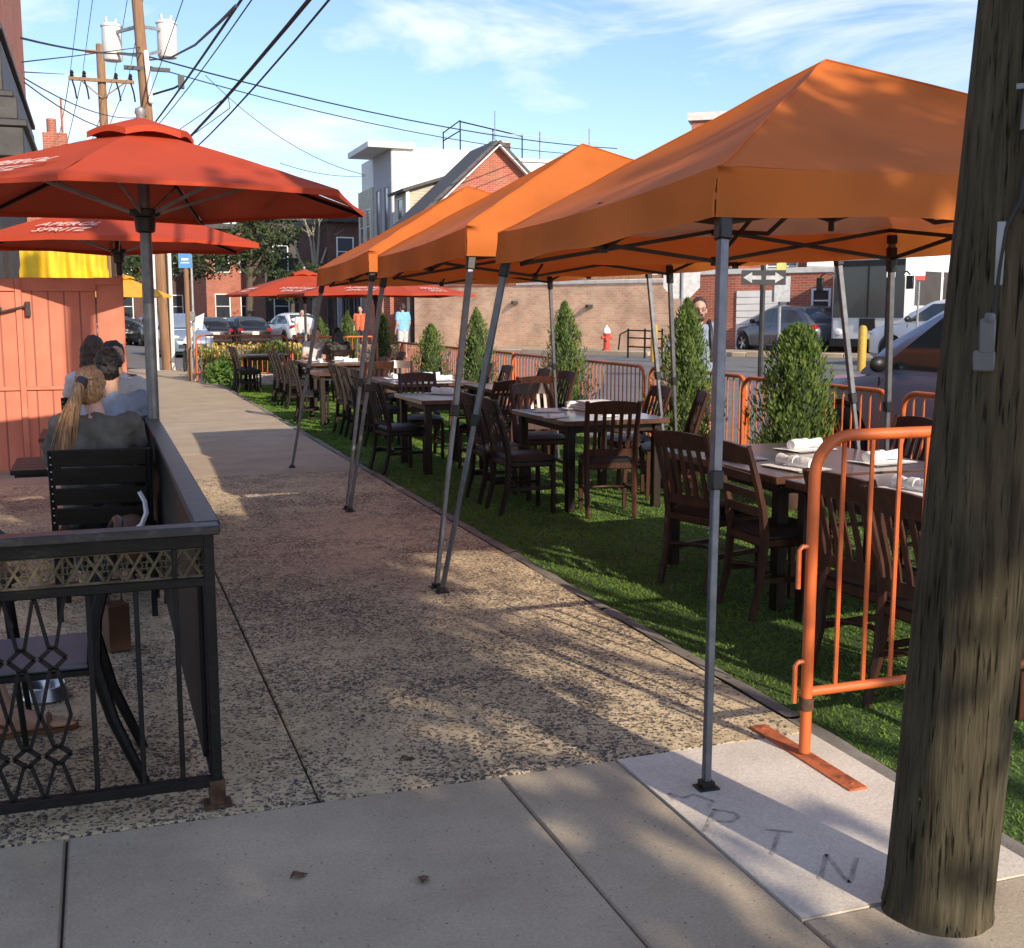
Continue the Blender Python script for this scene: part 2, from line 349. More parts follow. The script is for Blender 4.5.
M['wall_brick']=brick_mat('tan_brick_wall',(.74,.50,.33),(.66,.36,.22),(.70,.58,.44),.26,.085,big=.22)
M['red_brick']=brick_mat('red_brick',(.42,.12,.065),(.34,.085,.05),(.40,.28,.22),.24,.08,big=.15)
M['dark_brick']=brick_mat('dark_brick',(.13,.055,.04),(.09,.04,.032),(.12,.09,.08),.24,.08,big=.2)
M['coping']=mat('pale_coping',(.62,.60,.56),.85,var=.1,bump=.1)
M['siding']=stripe_mat('tan_siding',(.50,.46,.34),.14,'Z')
M['roof']=mat('slate_roof',(.085,.085,.09),.85,var=.25,scale=12,bump=.3,bscale=18)
M['cornice']=mat('grey_cornice_metal',(.035,.032,.030),.55,var=.3,scale=5,bump=.1,bscale=20)
M['storefront']=mat('storefront_dark',(.045,.038,.034),.6,var=.3,scale=2)
M['tyre']=mat('rubber',(.02,.02,.02),.85,var=.2)
M['lamp_red']=mat('red_lens',(.35,.01,.01),.15,var=.1)
M['lamp_clear']=mat('clear_lens',(.75,.75,.75),.08,var=.05)
M['plate_metal']=mat('licence_plate',(.72,.70,.60),.5,var=.05)
M['yellow_paint']=mat('yellow_paint',(.50,.30,.04),.6,var=.15,scale=10)
M['hydrant_red']=mat('hydrant_red',(.50,.06,.04),.6,var=.15)
M['sign_white']=mat('sign_white',(.78,.78,.76),.5,var=.03)
M['print_white']=mat('faded_white_print',(.62,.50,.46),.7,var=.15,scale=30)
M['arrow_grey']=mat('arrow_grey',(.42,.42,.42),.6)
M['sign_blue']=mat('sign_blue',(.10,.30,.62),.5,var=.05)
M['sign_black']=mat('sign_black',(.02,.02,.022),.5)
M['sign_green']=mat('sign_green_yellow',(.42,.40,.12),.6)
M['wire']=mat('black_cable',(.02,.02,.022),.6)
M['ceramic']=mat('grey_ceramic',(.55,.55,.53),.35,var=.1)
M['terracotta']=mat('pot_brown',(.10,.055,.04),.7,var=.2)
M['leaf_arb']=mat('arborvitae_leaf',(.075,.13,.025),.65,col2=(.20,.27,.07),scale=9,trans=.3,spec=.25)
M['leaf_core']=mat('arborvitae_shaded_core',(.022,.035,.010),.9)  # dark green that stands for the shade inside the crown
M['leaf_far']=mat('tree_leaf',(.035,.055,.020),.65,col2=(.085,.115,.045),scale=.9,trans=.3,spec=.25)
M['leaf_bush']=mat('bush_leaf',(.07,.15,.025),.6,col2=(.15,.26,.05),scale=6,trans=.3)
M['petal']=mat('yellow_petal',(.60,.44,.08),.7,var=.2,scale=20,trans=.2)
M['bark']=mat('bark',(.10,.075,.055),.9,var=.35,scale=10,stretch=(3,3,.6),bump=.4,bscale=12)
M['bark_pale']=mat('pale_bark',(.34,.30,.23),.9,var=.2,scale=10)
M['stone']=mat('pale_stone',(.42,.40,.36),.9,var=.2,scale=6,bump=.3,bscale=14)
def glass(name,col=(.02,.025,.03),rough=.06):
    m=mat(name,col,rough,var=.15,scale=1.2,spec=.8); return m
M['glass']=glass('window_glass',(.05,.06,.062)); M['glass_far']=glass('house_window_glass',(.035,.042,.05),.12)
M['glass_car']=glass('car_glass',(.035,.048,.045),.05); M['glass_lens']=glass('spectacle_lens',(.05,.05,.05),.1)
def paint(name,col): return mat(name,col,.32,metal=.35,var=.05,scale=2,coat=.8)
M['paint_grey']=paint('grey_car_paint',(.085,.095,.115)); M['paint_silver']=mat('silver_blue_car_paint',(.20,.26,.35),.28,metal=.25,var=.05,coat=.5)
M['paint_white']=mat('white_car_paint',(.78,.78,.77),.3,var=.03,coat=.8); M['paint_black']=paint('black_car_paint',(.015,.015,.018))
M['paint_dgrey']=paint('dark_car_paint',(.045,.05,.055)); M['paint_red']=paint('maroon_car_paint',(.10,.02,.02))
M['pale_underside']=mat('pale_canopy_underside',(.90,.80,.73),.75,var=.05,trans=.5,spec=.2)
M['bus_white']=mat('bus_white',(.74,.74,.72),.4,var=.04,coat=.4)
# ------------------------------------------------------------------ camera, sky, sun
PITCH=R(8.0185); YAW=R(19.7076); FPX=1150; EYE=Vector((0,0,1.6))
cd=bpy.data.cameras.new('camera'); cam=bpy.data.objects.new('camera',cd); COL.objects.link(cam)
cam.location=EYE; cam.rotation_euler=(PI/2-PITCH,0,-YAW); cd.sensor_fit='HORIZONTAL'; cd.sensor_width=36; cd.lens=36*FPX/1024; cd.clip_start=.05; cd.clip_end=2000
scene.camera=cam
CM=cam.rotation_euler.to_matrix()
def at(x,y,d):
    """world point seen at (x,y) of the photo, d metres ahead"""
    return EYE+CM@Vector(((x-512)/FPX*d,-(y-474)/FPX*d,-d))
SUN_EL=R(26); SUN_AZ=R(166)       # azimuth from +Y towards +X
w=bpy.data.worlds.new('World'); scene.world=w; w.use_nodes=True; nt=w.node_tree; N=nt.nodes; L=nt.links
bg=N['Background']; sky=N.new('ShaderNodeTexSky'); sky.sky_type='NISHITA'; sky.sun_disc=False; sky.sun_elevation=SUN_EL; sky.sun_rotation=SUN_AZ
sky.air_density=1.0; sky.dust_density=.6; sky.ozone_density=1.2
tc=N.new('ShaderNodeTexCoord'); mp=N.new('ShaderNodeMapping'); mp.inputs['Scale'].default_value=(1.25,1.25,4.6); mp.inputs['Rotation'].default_value=(0,R(4),R(25)); mp.inputs['Location'].default_value=(.7,.2,.35)
L.new(tc.outputs['Generated'],mp.inputs['Vector'])
n1=N.new('ShaderNodeTexNoise'); n1.inputs['Scale'].default_value=3.4; n1.inputs['Detail'].default_value=9; n1.inputs['Roughness'].default_value=.56; n1.inputs['Distortion'].default_value=.5; L.new(mp.outputs[0],n1.inputs['Vector'])
cr=N.new('ShaderNodeValToRGB'); cr.color_ramp.elements[0].position=.485; cr.color_ramp.elements[0].color=(0,0,0,1); cr.color_ramp.elements[1].position=.63; cr.color_ramp.elements[1].color=(.62,.62,.62,1); L.new(n1.outputs['Fac'],cr.inputs['Fac'])
mx=N.new('ShaderNodeMix'); mx.data_type='RGBA'; L.new(cr.outputs[0],mx.inputs['Factor']); 
tint=N.new('ShaderNodeMix'); tint.data_type='RGBA'; tint.blend_type='MULTIPLY'; tint.inputs['Factor'].default_value=1; L.new(sky.outputs[0],tint.inputs['A']); tint.inputs['B'].default_value=(.585,.62,.735,1)
L.new(tint.outputs['Result'],mx.inputs['A']); mx.inputs['B'].default_value=(4.3,4.4,4.6,1)
L.new(mx.outputs['Result'],bg.inputs['Color']); bg.inputs['Strength'].default_value=.15
sd=bpy.data.lights.new('sun','SUN'); sd.energy=3.0; sd.angle=R(.53); sd.color=(1,.87,.70); so=bpy.data.objects.new('sun',sd); COL.objects.link(so)
sdir=Vector((math.sin(SUN_AZ)*math.cos(SUN_EL),math.cos(SUN_AZ)*math.cos(SUN_EL),math.sin(SUN_EL)))
so.rotation_euler=(-sdir).to_track_quat('-Z','Y').to_euler(); so.location=(5,-10,12)
vs=scene.view_settings; vs.view_transform='Standard'; vs.look='None'; vs.exposure=0.95; vs.gamma=1
try: vs.use_curve_mapping=False
except Exception: pass
scene.cycles.max_bounces=6; scene.cycles.transparent_max_bounces=6; scene.cycles.use_denoising=True

# ------------------------------------------------------------------ ground
def gz(x,y=0):
    if x<6.2: return -.12
    if x<8: return -.12+(x-6.2)/1.8*.16
    return min(.04+(x-8)*.021,.36)
xs=[-260,-60,-20,-9,0,4,6.2,7,8,10,14,18,22,24,40,120,300]; ys=[-60,-20,0,10,20,30,40,60,100,200,500]
b=MB(); b.add([(x,y,gz(x)) for y in ys for x in xs],[(j*len(xs)+i,j*len(xs)+i+1,(j+1)*len(xs)+i+1,(j+1)*len(xs)+i) for j in range(len(ys)-1) for i in range(len(xs)-1)])
tag(b.build('road',M['asphalt']),kind='structure')
def slab(b,x0,x1,y0,y1,z=0,g=.0035,t=.1):
    b.box(((x0+x1)/2,(y0+y1)/2,z-t/2),(x1-x0-g*2,y1-y0-g*2,t))
b=MB(); b.box((-3.25,15.4,-.065),(11.4,36.8,.1)); tag(b.build('sidewalk_bed',M['joint']),kind='structure')
b=MB()
for y0,y1 in ((3.61,7.6),(7.6,11.5)):
    slab(b,-9,.62,y0,y1); slab(b,.62,2.51,y0,y1)
tag(b.build('sidewalk',M['aggregate'],bevel=.006),kind='structure')
b=MB()
for i,y in enumerate((11.5,13.4,15.3,17.2,19.1,21,22.9,24.8,26.7,28.6,30.5,32.4)): slab(b,-9,.62,y,y+1.9); slab(b,.62,2.51,y,y+1.9,g=.006)
tag(b.build('far_sidewalk',M['concrete_far'],bevel=.006),kind='structure')
b=MB(); 
for x0,x1 in ((-9,-1.6),(-1.6,-.16),(-.16,1.25)): slab(b,x0,x1,-3,3.61,z=.0)
slab(b,1.25,1.69,-3,3.61,g=.002); slab(b,1.69,2.51,-3,2.433,g=.002)
tag(b.build('corner_pavement',M['concrete'],bevel=.007),kind='structure')
# pale new patch with scratched letters
pt=MB(); pt.grid(lambda u,v:(1.692+.81*u,2.436+1.165*v,.0035+.0012*mnoise.noise(Vector((u*3,v*4,1)))),12,16); pt.box((2.097,3.018,-.05),(.81,1.165,.1))
pt=tag(pt.build('concrete_patch',M['patch']),kind='structure')
lt=MB()
def stroke(pts,wd=.012):
    pts=[Vector((p[0],p[1],.0052)) for p in pts]
    for a,c in zip(pts,pts[1:]): d_=(c-a).normalized()*-.0004; n_=Vector((-d_.y,d_.x,0)).normalized()*wd*.5; lt.add([a-d_-n_,a-d_+n_,c+d_+n_,c+d_-n_],[(0,3,2,1)])
def letter(ch,ox,oy,s):
    # letters read from the pavement side (towards +Y is up), running along +X/-Y diagonal
    G={'P':[[(0,0),(.05,1)],[(0.02,1),(.45,.98),(.55,.78),(.42,.55),(.08,.5)]],'R':[[(0,0),(.05,1)],[(0.02,1),(.45,.98),(.55,.78),(.42,.55),(.08,.5)],[(.2,.5),(.6,0)]],
       'I':[[(.25,0),(.3,1)],[(.02,.98),(.55,1.02)]],'N':[[(0,0),(.05,.95)],[(.05,.95),(.5,.02)],[(.5,.02),(.6,1)]]}
    ang=R(-38)
    for st in G[ch]:
        q=[]
        for u,v in st:
            x=u*s*.95; y=v*s
            q.append((ox+x*math.cos(ang)-y*math.sin(ang),oy+x*math.sin(ang)+y*math.cos(ang)))
        # subdivide + wobble
        out=[]
        for a,c in zip(q,q[1:]):
            for k in range(4):
                t=k/4; out.append((a[0]+(c[0]-a[0])*t+random.uniform(-.002,.002),a[1]+(c[1]-a[1])*t+random.uniform(-.002,.002)))
        out.append(q[-1]); stroke(out)
for ch,x,y in (('P',1.70,2.98),('I',1.78,2.80),('N',1.86,2.60)): letter(ch,x,y,.17)
stroke([(1.72,3.22),(1.73,3.27),(1.76,3.22),(1.80,3.24),(1.84,3.17),(1.80,3.13)])
tag(lt.build('lettering',M['patch_dark'],pt),kind='structure')
# kerb
b=MB(); y=-1
while y<27:
    l=random.uniform(1.5,2.3); j=random.uniform(-.008,.008)
    b.grid(lambda u,v,y=y,l=l,j=j:((2.518+.098*u+j+.010*mnoise.noise(Vector((u*4,(y+l*v)*5,0)))),y+.012+(l-.024)*v,-.006+.012*mnoise.noise(Vector((u*2,(y+l*v)*3,7)))-.02*max(0,u-.7)/.3),4,16)
    b.grid(lambda u,v,y=y,l=l,j=j:((2.612+j+.010*mnoise.noise(Vector((4,(y+l*v)*5,0)))),y+.012+(l-.024)*v,-.024-.14*u),1,16)
    y+=l
b.box((2.53,13,-.1),(.13,28,.12))
tag(b.build('kerb',M['curb']),kind='structure')
# artificial turf with fibres
TZ=-.05
b=MB(); b.box((4.42,14.0,TZ-.03),(3.56,25.4,.06)); tag(b.build('turf_mat',M['turf_base'],bevel=.01),kind='structure')
n=230000
yy=1.5+25*RNG.random(n)**2.1; xx=2.65+3.54*RNG.random(n); zz=np.full(n,TZ)
ang=RNG.random(n)*2*PI; hgt=RNG.uniform(.006,.015,n)*(1+(yy-1.5)/40); wd=RNG.uniform(.0022,.0042,n)*(1+(yy-1.5)/6); ln=RNG.normal(0,.011,(n,2))
V=np.zeros((n,3,3)); V[:,0]=np.stack([xx-np.cos(ang)*wd,yy-np.sin(ang)*wd,zz],1); V[:,1]=np.stack([xx+np.cos(ang)*wd,yy+np.sin(ang)*wd,zz],1); V[:,2]=np.stack([xx+ln[:,0],yy+ln[:,1],zz+hgt],1)
tag(np_obj('turf_grass',V,M['turf']),'short green artificial grass under the dining tables','grass',kind='stuff')
# far pavement along the brick wall
WA=Vector((12.3,46.2,0)); WB=Vector((18.55,34.3,0)); WC=Vector((24.4,26.2,0))
WD=(WB-WA).normalized(); WN=Vector((WD.y,-WD.x,0)); WN=WN if WN.x<0 else -WN      # towards the street
b=MB()
def pav(a,c,wd):
    d=(c-a).normalized(); nn=Vector((d.y,-d.x,0)); nn=nn if nn.x<0 else -nn
    n_=10
    for i in range(n_):
        p=a+(c-a)*i/n_; q=a+(c-a)*(i+1)/n_-d*.012
        b.add([(v.x,v.y,gz(v.x)+h) for h in (-.05,.13) for v in (p,q,q+nn*wd,p+nn*wd)],[(0,1,2,3),(7,6,5,4),(0,4,5,1),(1,5,6,2),(2,6,7,3),(3,7,4,0)])
pav(WA-WD*14,WB,2.3); pav(WB,WC,2.3)
tag(b.build('far_pavement',M['concrete_far'],bevel=.02),kind='structure')

# ------------------------------------------------------------------ pop-up canopies
def make_canopy(feet,tilt=.03,seed=0):
    root=empty('canopy_tent'); H=1.27; ZE=2.09; ZA=2.765; VD=.168
    b=MB(); n=28
    def top(u,v):
        u=u*2-1; v=v*2-1; m=max(abs(u),abs(v)); k=min(abs(u),abs(v))/(m+1e-6)
        fold=(.022*abs(mnoise.noise(Vector((u*3.2+v*1.6+seed,v*2.0-u*.9,seed*1.7))))-.006)*min(1,(1-m)*9)+.015*math.sin(math.atan2(abs(v)-1.02,abs(u)-1.02)*16+seed+u)*math.exp(-2.2*math.hypot(abs(u)-1,abs(v)-1))*(1 if m<.995 else .3)
        z=ZE-tilt*v+.032*u+fold+(ZA-ZE)*(1-m)-.055*math.sin(PI*min(m,1))*(1-k**3)-.022*m**4*(1-k**2)+.010*mnoise.noise(Vector((u*2.2,v*2.2,3)))*(1 if m<.97 else 0)
        return (u*H-.06*max(0,1-m),v*H,z)
    for q in range(4):
        def slope(u,v,q=q):
            m=max(v,1e-4); t=(u*2-1)*m; x,y=((t,-m),(m,t),(-t,m),(-m,-t))[q]
            return top((x+1)/2,(y+1)/2)
        b.grid(slope,24,18)
    for sx,sy in ((0,-1),(1,0),(0,1),(-1,0)):
        def val(u,v,sx=sx,sy=sy):
            t=u*2-1; k2=1-t*t; k=abs(t)
            o=.008*math.sin(t*9+sx*2)*v+.02*v*k2
            z=ZE-.022*(1-k**2)-VD*v+.008*v*math.sin(t*7+sy)*k2+.010*v*k2+.004*mnoise.noise(Vector((t*5,v*2,sx+2))); o+=.016*v*mnoise.noise(Vector((t*3.5,v*1.2,sx*3+sy+seed)))+.010*v*mnoise.noise(Vector((t*11,v,sx+sy*5+seed)))
            if v==0: z=ZE-.022*(1-k**2)
            if sx==0: return (t*H,sy*(H+o),z-tilt*sy+.032*t)
            return (sx*(H+o),t*H,z-tilt*t+.032*sx)
        b.grid(val,n,5)
    b.build('canopy',M['canopy'],root,angle=25)
    b=MB()
    for q in range(4):
        def under(u,v,q=q):
            m=max(v,1e-4)*.985; t=(u*2-1)*m; x,y=((t,-m),(m,t),(-t,m),(-m,-t))[q]; p=top((x+1)/2,(y+1)/2)
            return (p[0],p[1],p[2]-.018)
        b.grid(under,24,18)
    b.build('pale_underside',M['pale_underside'],root,angle=25)  # separate pale sheet just below the orange fabric
    b=MB()
    for sx in (-1,1):
        for sy in (-1,1): b.tube([Vector(top(.5+.5*sx*t,.5+.5*sy*t))+Vector((0,0,.002)) for t in [k/16 for k in range(17)]],.0045,5)
    b.build('ridge_seam',M['canopy'],root)
    for sx in (-1,1):
        for sy in (-1,1):
            g=0 if sx<0 else TZ
            fx,fy=feet[(sx,sy)]; p0=Vector((fx,fy,g+.012)); p1=Vector((sx*(H-.055),sy*(H-.055),2.05-tilt*sy+.032*sx))
            leg=MB(); leg.bar(p0,p0+(p1-p0)*.53,.026,.026); leg.bar(p0+(p1-p0)*.5,p1,.034,.034)
            leg=leg.build('leg',M['tent_steel'],root,bevel=.003)
            c=MB(); q=p0+(p1-p0)*.505; c.bar(q-(p1-p0)*.02,q+(p1-p0)*.012,.044,.044); c.build('slider_lock',M['black_plastic'],leg,bevel=.004)
            c=MB(); c.box((p0.x,p0.y,g+.007),(.075,.06,.008)); c.box((p0.x,p0.y,g+.02),(.045,.045,.022)); c.build('foot_plate',M['black_plastic'],leg,bevel=.002)
            c=MB(); c.bar(p1-(p1-p0)*.10,p1-(p1-p0)*.03,.05,.05); c.bar(p1-(p1-p0)*.02,p1+(p1-p0)*.005,.05,.05); c.build('corner_bracket',M['black_plastic'],leg,bevel=.006)
    k=H-.10
    for a,c in (((-k,-k),(k,-k)),((k,-k),(k,k)),((k,k),(-k,k)),((-k,k),(-k,-k))):
        t=MB(); A=Vector((*a,0)); C=Vector((*c,0)); A.z=-tilt*A.y/H+.032*A.x/H; C.z=-tilt*C.y/H+.032*C.x/H; mid=(A+C)/2
        for p,q in ((A,mid),(mid,C)):
            hi=Vector((0,0,2.085)); lo=Vector((0,0,1.915)); o=(C-A).cross(Vector((0,0,1))).normalized()*.010
            t.bar(p+hi+o,q+lo+o,.010,.022); t.bar(p+lo-o,q+hi-o,.010,.022)
        t.box(mid+Vector((0,0,2.085)),(.035,.035,.05)); t.box(mid+Vector((0,0,1.915)),(.035,.035,.05))
        t.build('truss',M['tent_truss'],root)
    t=MB()
    for a in ((0,-k),(k,0),(0,k),(-k,0)):
        A=Vector((*a,-tilt*a[1]/H+.032*a[0]/H)); mid=A*.5
        t.bar(A+Vector((0,0,2.085)),mid+Vector((0,0,2.02)),.010,.022); t.bar(A+Vector((0,0,1.915)),mid+Vector((0,0,2.2)),.010,.022)
        t.bar(mid+Vector((0,0,2.2)),Vector((0,0,2.03)),.010,.022); t.bar(mid+Vector((0,0,2.02)),Vector((0,0,2.25)),.010,.022)
    t.tube([(0,0,1.98),(0,0,2.66)],.014,8); t.lathe([(.012,2.64),(.05,2.66),(.05,2.68),(.0,2.70)],n=12)
    t.build('peak_frame',M['tent_truss'],root)
    return root
def feet_at(cx,cy,l0,l1,r0,r1,rot):
    def loc(p): v=Matrix.Rotation(-rot,2)@Vector((p[0]-cx,p[1]-cy)); return (v.x,v.y)
    return {(-1,-1):loc(l0),(-1,1):loc(l1),(1,-1):loc(r0),(1,1):loc(r1)}
tent=make_canopy(feet_at(3.31,4.74,(1.87,3.27),(1.80,6.22),(4.82,3.30),(4.82,6.18),R(-2)),.03)
TG='orange pop-up canopies in a row over the tables'
tag(tent,'nearest orange pop-up canopy with slanted grey legs, its front foot on the pale concrete patch','canopy tent',TG); tent.location=(3.31,4.74,0); tent.rotation_euler=(0,0,R(-2))
t2=make_canopy(feet_at(3.33,7.66,(1.80,6.34),(1.86,9.08),(4.80,6.30),(4.82,9.05),R(-1.5)),.03,2); t2.location=(3.33,7.66,0); t2.rotation_euler=(0,0,R(-1.5)); tag(t2,'middle orange pop-up canopy with slanted grey legs, between the nearest and farthest canopies','canopy tent',TG)
t3=make_canopy(feet_at(3.38,10.50,(1.86,9.20),(1.84,11.9),(4.80,9.2),(4.82,11.9),R(-1)),.03,4); t3.location=(3.38,10.50,0); t3.rotation_euler=(0,0,R(-1)); tag(t3,'farthest orange pop-up canopy of the row, nearest the red umbrellas down the street','canopy tent',TG)
def text_mesh(name,s,size,mtl,shear=0,fn=None,extr=.0008,align='CENTER',parent=None,flip=False):
    cu=bpy.data.curves.new('lettering','FONT'); cu.body=s; cu.size=size; cu.shear=shear; cu.align_x=align; cu.align_y='CENTER'; cu.extrude=extr; cu.resolution_u=2
    o=bpy.data.objects.new('lettering',cu); COL.objects.link(o); dg=bpy.context.evaluated_depsgraph_get(); dg.update()
    me=bpy.data.meshes.new_from_object(o.evaluated_get(dg)); bpy.data.objects.remove(o); bpy.data.curves.remove(cu)
    me.materials.clear(); me.materials.append(mtl)
    for v in me.vertices: v.co=fn(v.co)
    me.update()
    r=bpy.data.objects.new(name,me); COL.objects.link(r)
    if parent: r.parent=parent
    return r
# faint print on the back valance of the nearest canopy, read from outside
for s,dz,sz in (('QUIK',2.095,.085),('SHADE',2.015,.062)):
    text_mesh('valance_print',s,sz,M['sign_black'],fn=lambda p,dz=dz:Vector((.86-p.x,1.295+p.z,dz-.05+p.y)),parent=tent)

# ------------------------------------------------------------------ dining chairs
def make_chair(style):
    root=empty('dining_chair'); wd=.205
    W_=M['chair_wood'] if style!='dark' else M['chair_dark']
    for sx in (-1,1):
        b=MB(); pts=[(sx*.19,-.265,0),(sx*.192,-.215,.2),(sx*.195,-.195,.44),(sx*.198,-.215,.60),(sx*.203,-.265,.78),(sx*.207,-.318,.945)]
        for p,q in zip(pts,pts[1:]): pass
        b.tube(pts,[.0205,.024,.028,.026,.023,.019],6); b.build('leg',W_,root)
        b=MB(); b.bar((sx*.185,.195,0),(sx*.19,.19,.41),.034,.034); b.build('leg',W_,root,bevel=.004)
    b=MB(); b.box((0,0,.415),(.40,.42,.055)); b.build('seat_frame',W_,root,bevel=.012)
    b=MB(); b.grid(lambda u,v:((u-.5)*.40*(1+.10*v),(v-.5)*.42+.005,.452+.042*(1-(2*u-1)**6)*(1-(2*v-1)**6)),12,12); b.box((0,.005,.448),(.40,.40,.012)); b.build('cushion',M['cushion'],root,angle=60)
    def back(z): return -.195-.02*(z-.44)/.16 if z<.6 else -.215-(z-.60)/.345*.103
    def arc(x,z): return back(z)-.022*(1-(x/wd)**2)
    b=MB(); n=10
    def crest(z0,z1,th,crown=0):
        for s in (0,1):
            b.grid(lambda u,v,s=s:((u-.5)*2*wd,arc((u-.5)*2*wd,z0+(z1-z0)*v)+(th/2 if s else -th/2),z0+(z1-z0)*v+crown*v*(1-(2*u-1)**2)),n,3)
        for v in (0,1):
            b.grid(lambda u,t,v=v:((u-.5)*2*wd,arc((u-.5)*2*wd,z0+(z1-z0)*v)+(t-.5)*th,z0+(z1-z0)*v+crown*v*(1-(2*u-1)**2)),n,1)
    crest(.845,.935,.022,.018); b.build('crest_rail',W_,root)
    if style=='ladder':
        for z in (.75,.655,.56):
            b=MB(); crest(z,z+.042,.014,.008); b.build('back_slat',W_,root)
    else:
        b=MB(); crest(.50,.55,.02,.01); b.build('back_rail',W_,root)
        for i in range(5):
            x=(i-2)*.068; b=MB()
            zs=[.54,.62,.70,.78,.855]
            for z0,z1 in zip(zs,zs[1:]): b.bar((x,arc(x,z0),z0),(x,arc(x,z1),z1),.030,.010,up=(0,1,0))
            b.build('back_slat',W_,root)
    b=MB(); b.bar((-.19,-.22,.21),(-.188,.19,.21),.022,.03); b.bar((.19,-.22,.21),(.188,.19,.21),.022,.03)
    b.tube([(-.188,-.21,.235),(-.14,-.13,.235),(0,-.09,.235),(.14,-.13,.235),(.188,-.21,.235)],.013,6)
    b.build('stretcher',W_,root,bevel=.003)
    return root
CH={s:make_chair(s) for s in ('slat','ladder','dark')}
used=set(); CG='wooden dining chairs around the tables on the turf'
def chair(x,y,deg,label,style='slat'):
    deg+=random.uniform(-4,4)
    if style not in used: o=CH[style]; used.add(style)
    else: o=copy_tree(CH[style])
    o.location=(x,y,TZ+.004); o.rotation_euler=(0,0,R(deg)); tag(o,label,'chair',CG); return o
# ------------------------------------------------------------------ tables
TT=.71
def make_table(wx,wy):
    root=empty('dining_table')
    b=MB(); b.box((0,0,.74),(wx,wy,.044)); b.build('tabletop',M['table_wood'],root,bevel=.005)
    b=MB(); 
    for s in (-1,1): b.box((0,s*(wy/2-.09),.685),(wx-.2,.022,.06)); b.box((s*(wx/2-.09),0,.685),(.022,wy-.2,.06))
    b.build('apron',M['chair_dark'],root)
    for sx in (-1,1):
        for sy in (-1,1):
            b=MB(); b.bar((sx*(wx/2-.085),sy*(wy/2-.085),0),(sx*(wx/2-.085),sy*(wy/2-.085),.715),.07,.07); b.build('leg',M['chair_dark'],root,bevel=.006)
    return root
tabs={}; TBG='dark wood dining tables on the turf'
def table(x,y,wx,wy,label,rz=0):
    k=(wx,wy)
    if k not in tabs: tabs[k]=make_table(wx,wy); o=tabs[k]
    else: o=copy_tree(tabs[k])
    o.location=(x,y,TZ+.004); o.rotation_euler=(0,0,R(rz)); return tag(o,label,'table',TBG)
def make_napkin():
    root=empty('rolled_napkin')
    b=MB(); b.grid(lambda u,v:((u-.5)*.34,(v-.5)*.24,.004+.005*mnoise.noise(Vector((u*3,v*3,2)))+.004),8,6); b.grid(lambda u,v:((u-.5)*.34,(v-.5)*.24,.002),1,1)
    b.build('flat_napkin',M['napkin'],root)
    b=MB(); pts=[]; rs=[]
    for i in range(11):
        t=i/10; pts.append(((t-.5)*.26,.015*math.sin(t*3),.038+.003*math.sin(t*9))); rs.append(.030+.004*math.sin(t*7)+(.002 if i in(0,10) else 0))
    b.tube(pts,rs,12); b.build('roll',M['napkin'],root)
    b=MB(); b.tube([(-.02,.014,.0385),(.02,.016,.0385)],.0355,14); b.build('band',M['paper'],root)
    return root
napk=make_napkin(); nap_used=[0]; NG='white napkin settings on the tables'
def napkin(x,y,rz,label):
    if not nap_used[0]: o=napk; nap_used[0]=1
    else: o=copy_tree(napk)
    o.location=(x,y,TZ+.004+.764); o.rotation_euler=(0,0,R(rz)); tag(o,label,'napkin',NG)
glass_clear=bpy.data.materials.new('drinking_glass'); glass_clear.use_nodes=True
_g=glass_clear.node_tree.nodes['Principled BSDF']; _g.inputs['Base Color'].default_value=(.8,.82,.82,1); _g.inputs['Roughness'].default_value=.05; _g.inputs['Transmission Weight'].default_value=1; _g.inputs['IOR'].default_value=1.2
table(4.02,6.02,1.20,1.42,'nearest table behind the orange barricade, far half, with rolled white napkins')
table(4.02,4.52,1.20,1.42,'nearest table, near half closest to the utility pole, mostly behind the orange barricade')
table(4.03,9.28,.96,1.28,'bare-edged table with a white menu stack, between the nearest table and the barrier trees')
table(3.42,11.75,.76,1.15,'small table at the kerb side with one napkin, behind the paired canopy legs')
table(3.98,14.75,1.10,1.75,'table fully covered by white napkins under the middle canopy')
table(4.62,13.05,.76,1.15,'table near the barrier beside the third potted tree')
table(3.35,17.25,.74,1.10,'small reddish table in front of the couple with bare top')
table(3.95,20.7,1.05,1.7,'white-covered long table where the couple sits')
table(3.3,24.6,.9,.9,'farthest small table beside the yellow flower bed')
for x,y,r,l in ((3.64,6.10,5,'rolled white napkin at the left edge of the nearest table, behind the near canopy leg'),(4.28,6.32,12,'rolled white napkin at the far middle of the nearest table, below the small potted tree'),
    (3.72,5.58,8,'rolled white napkin at the left front of the nearest table, beside the grey canopy leg'),(4.34,5.62,10,'rolled white napkin in the centre of the nearest table, above the curved barricade corner'),
    (3.78,4.62,6,'rolled white napkin seen between two barricade bars by the pole, on the near table'),(4.35,4.75,4,'rolled white napkin on the near half of the table, deepest behind the barricade'),
    (4.15,9.72,-20,'white napkin at the back of the table with the menu stack'),(4.30,9.25,15,'white napkin at the right side of the table with the menu stack'),
    (3.52,12.05,40,'white napkin alone on the small kerb-side table'),
    (3.68,14.3,0,'white napkin at the near left of the fully covered table'),(4.2,14.4,8,'white napkin at the near right of the fully covered table'),(3.7,15.0,-5,'white napkin at the middle left of the fully covered table'),(4.25,15.15,4,'white napkin at the far right of the fully covered table'),
    (4.6,12.8,0,'white napkin on the table beside the third potted tree'),
    (3.65,20.15,0,'white napkin at the near left of the table where the couple sits'),(4.2,20.2,5,'white napkin at the near right of the table where the couple sits'),(3.65,20.9,0,'white napkin at the middle left of the table where the couple sits'),(4.2,21.0,-4,'white napkin directly before the seated couple')):
    napkin(x,y,r+90 if x<4.05 else r,l)
b=MB(); 
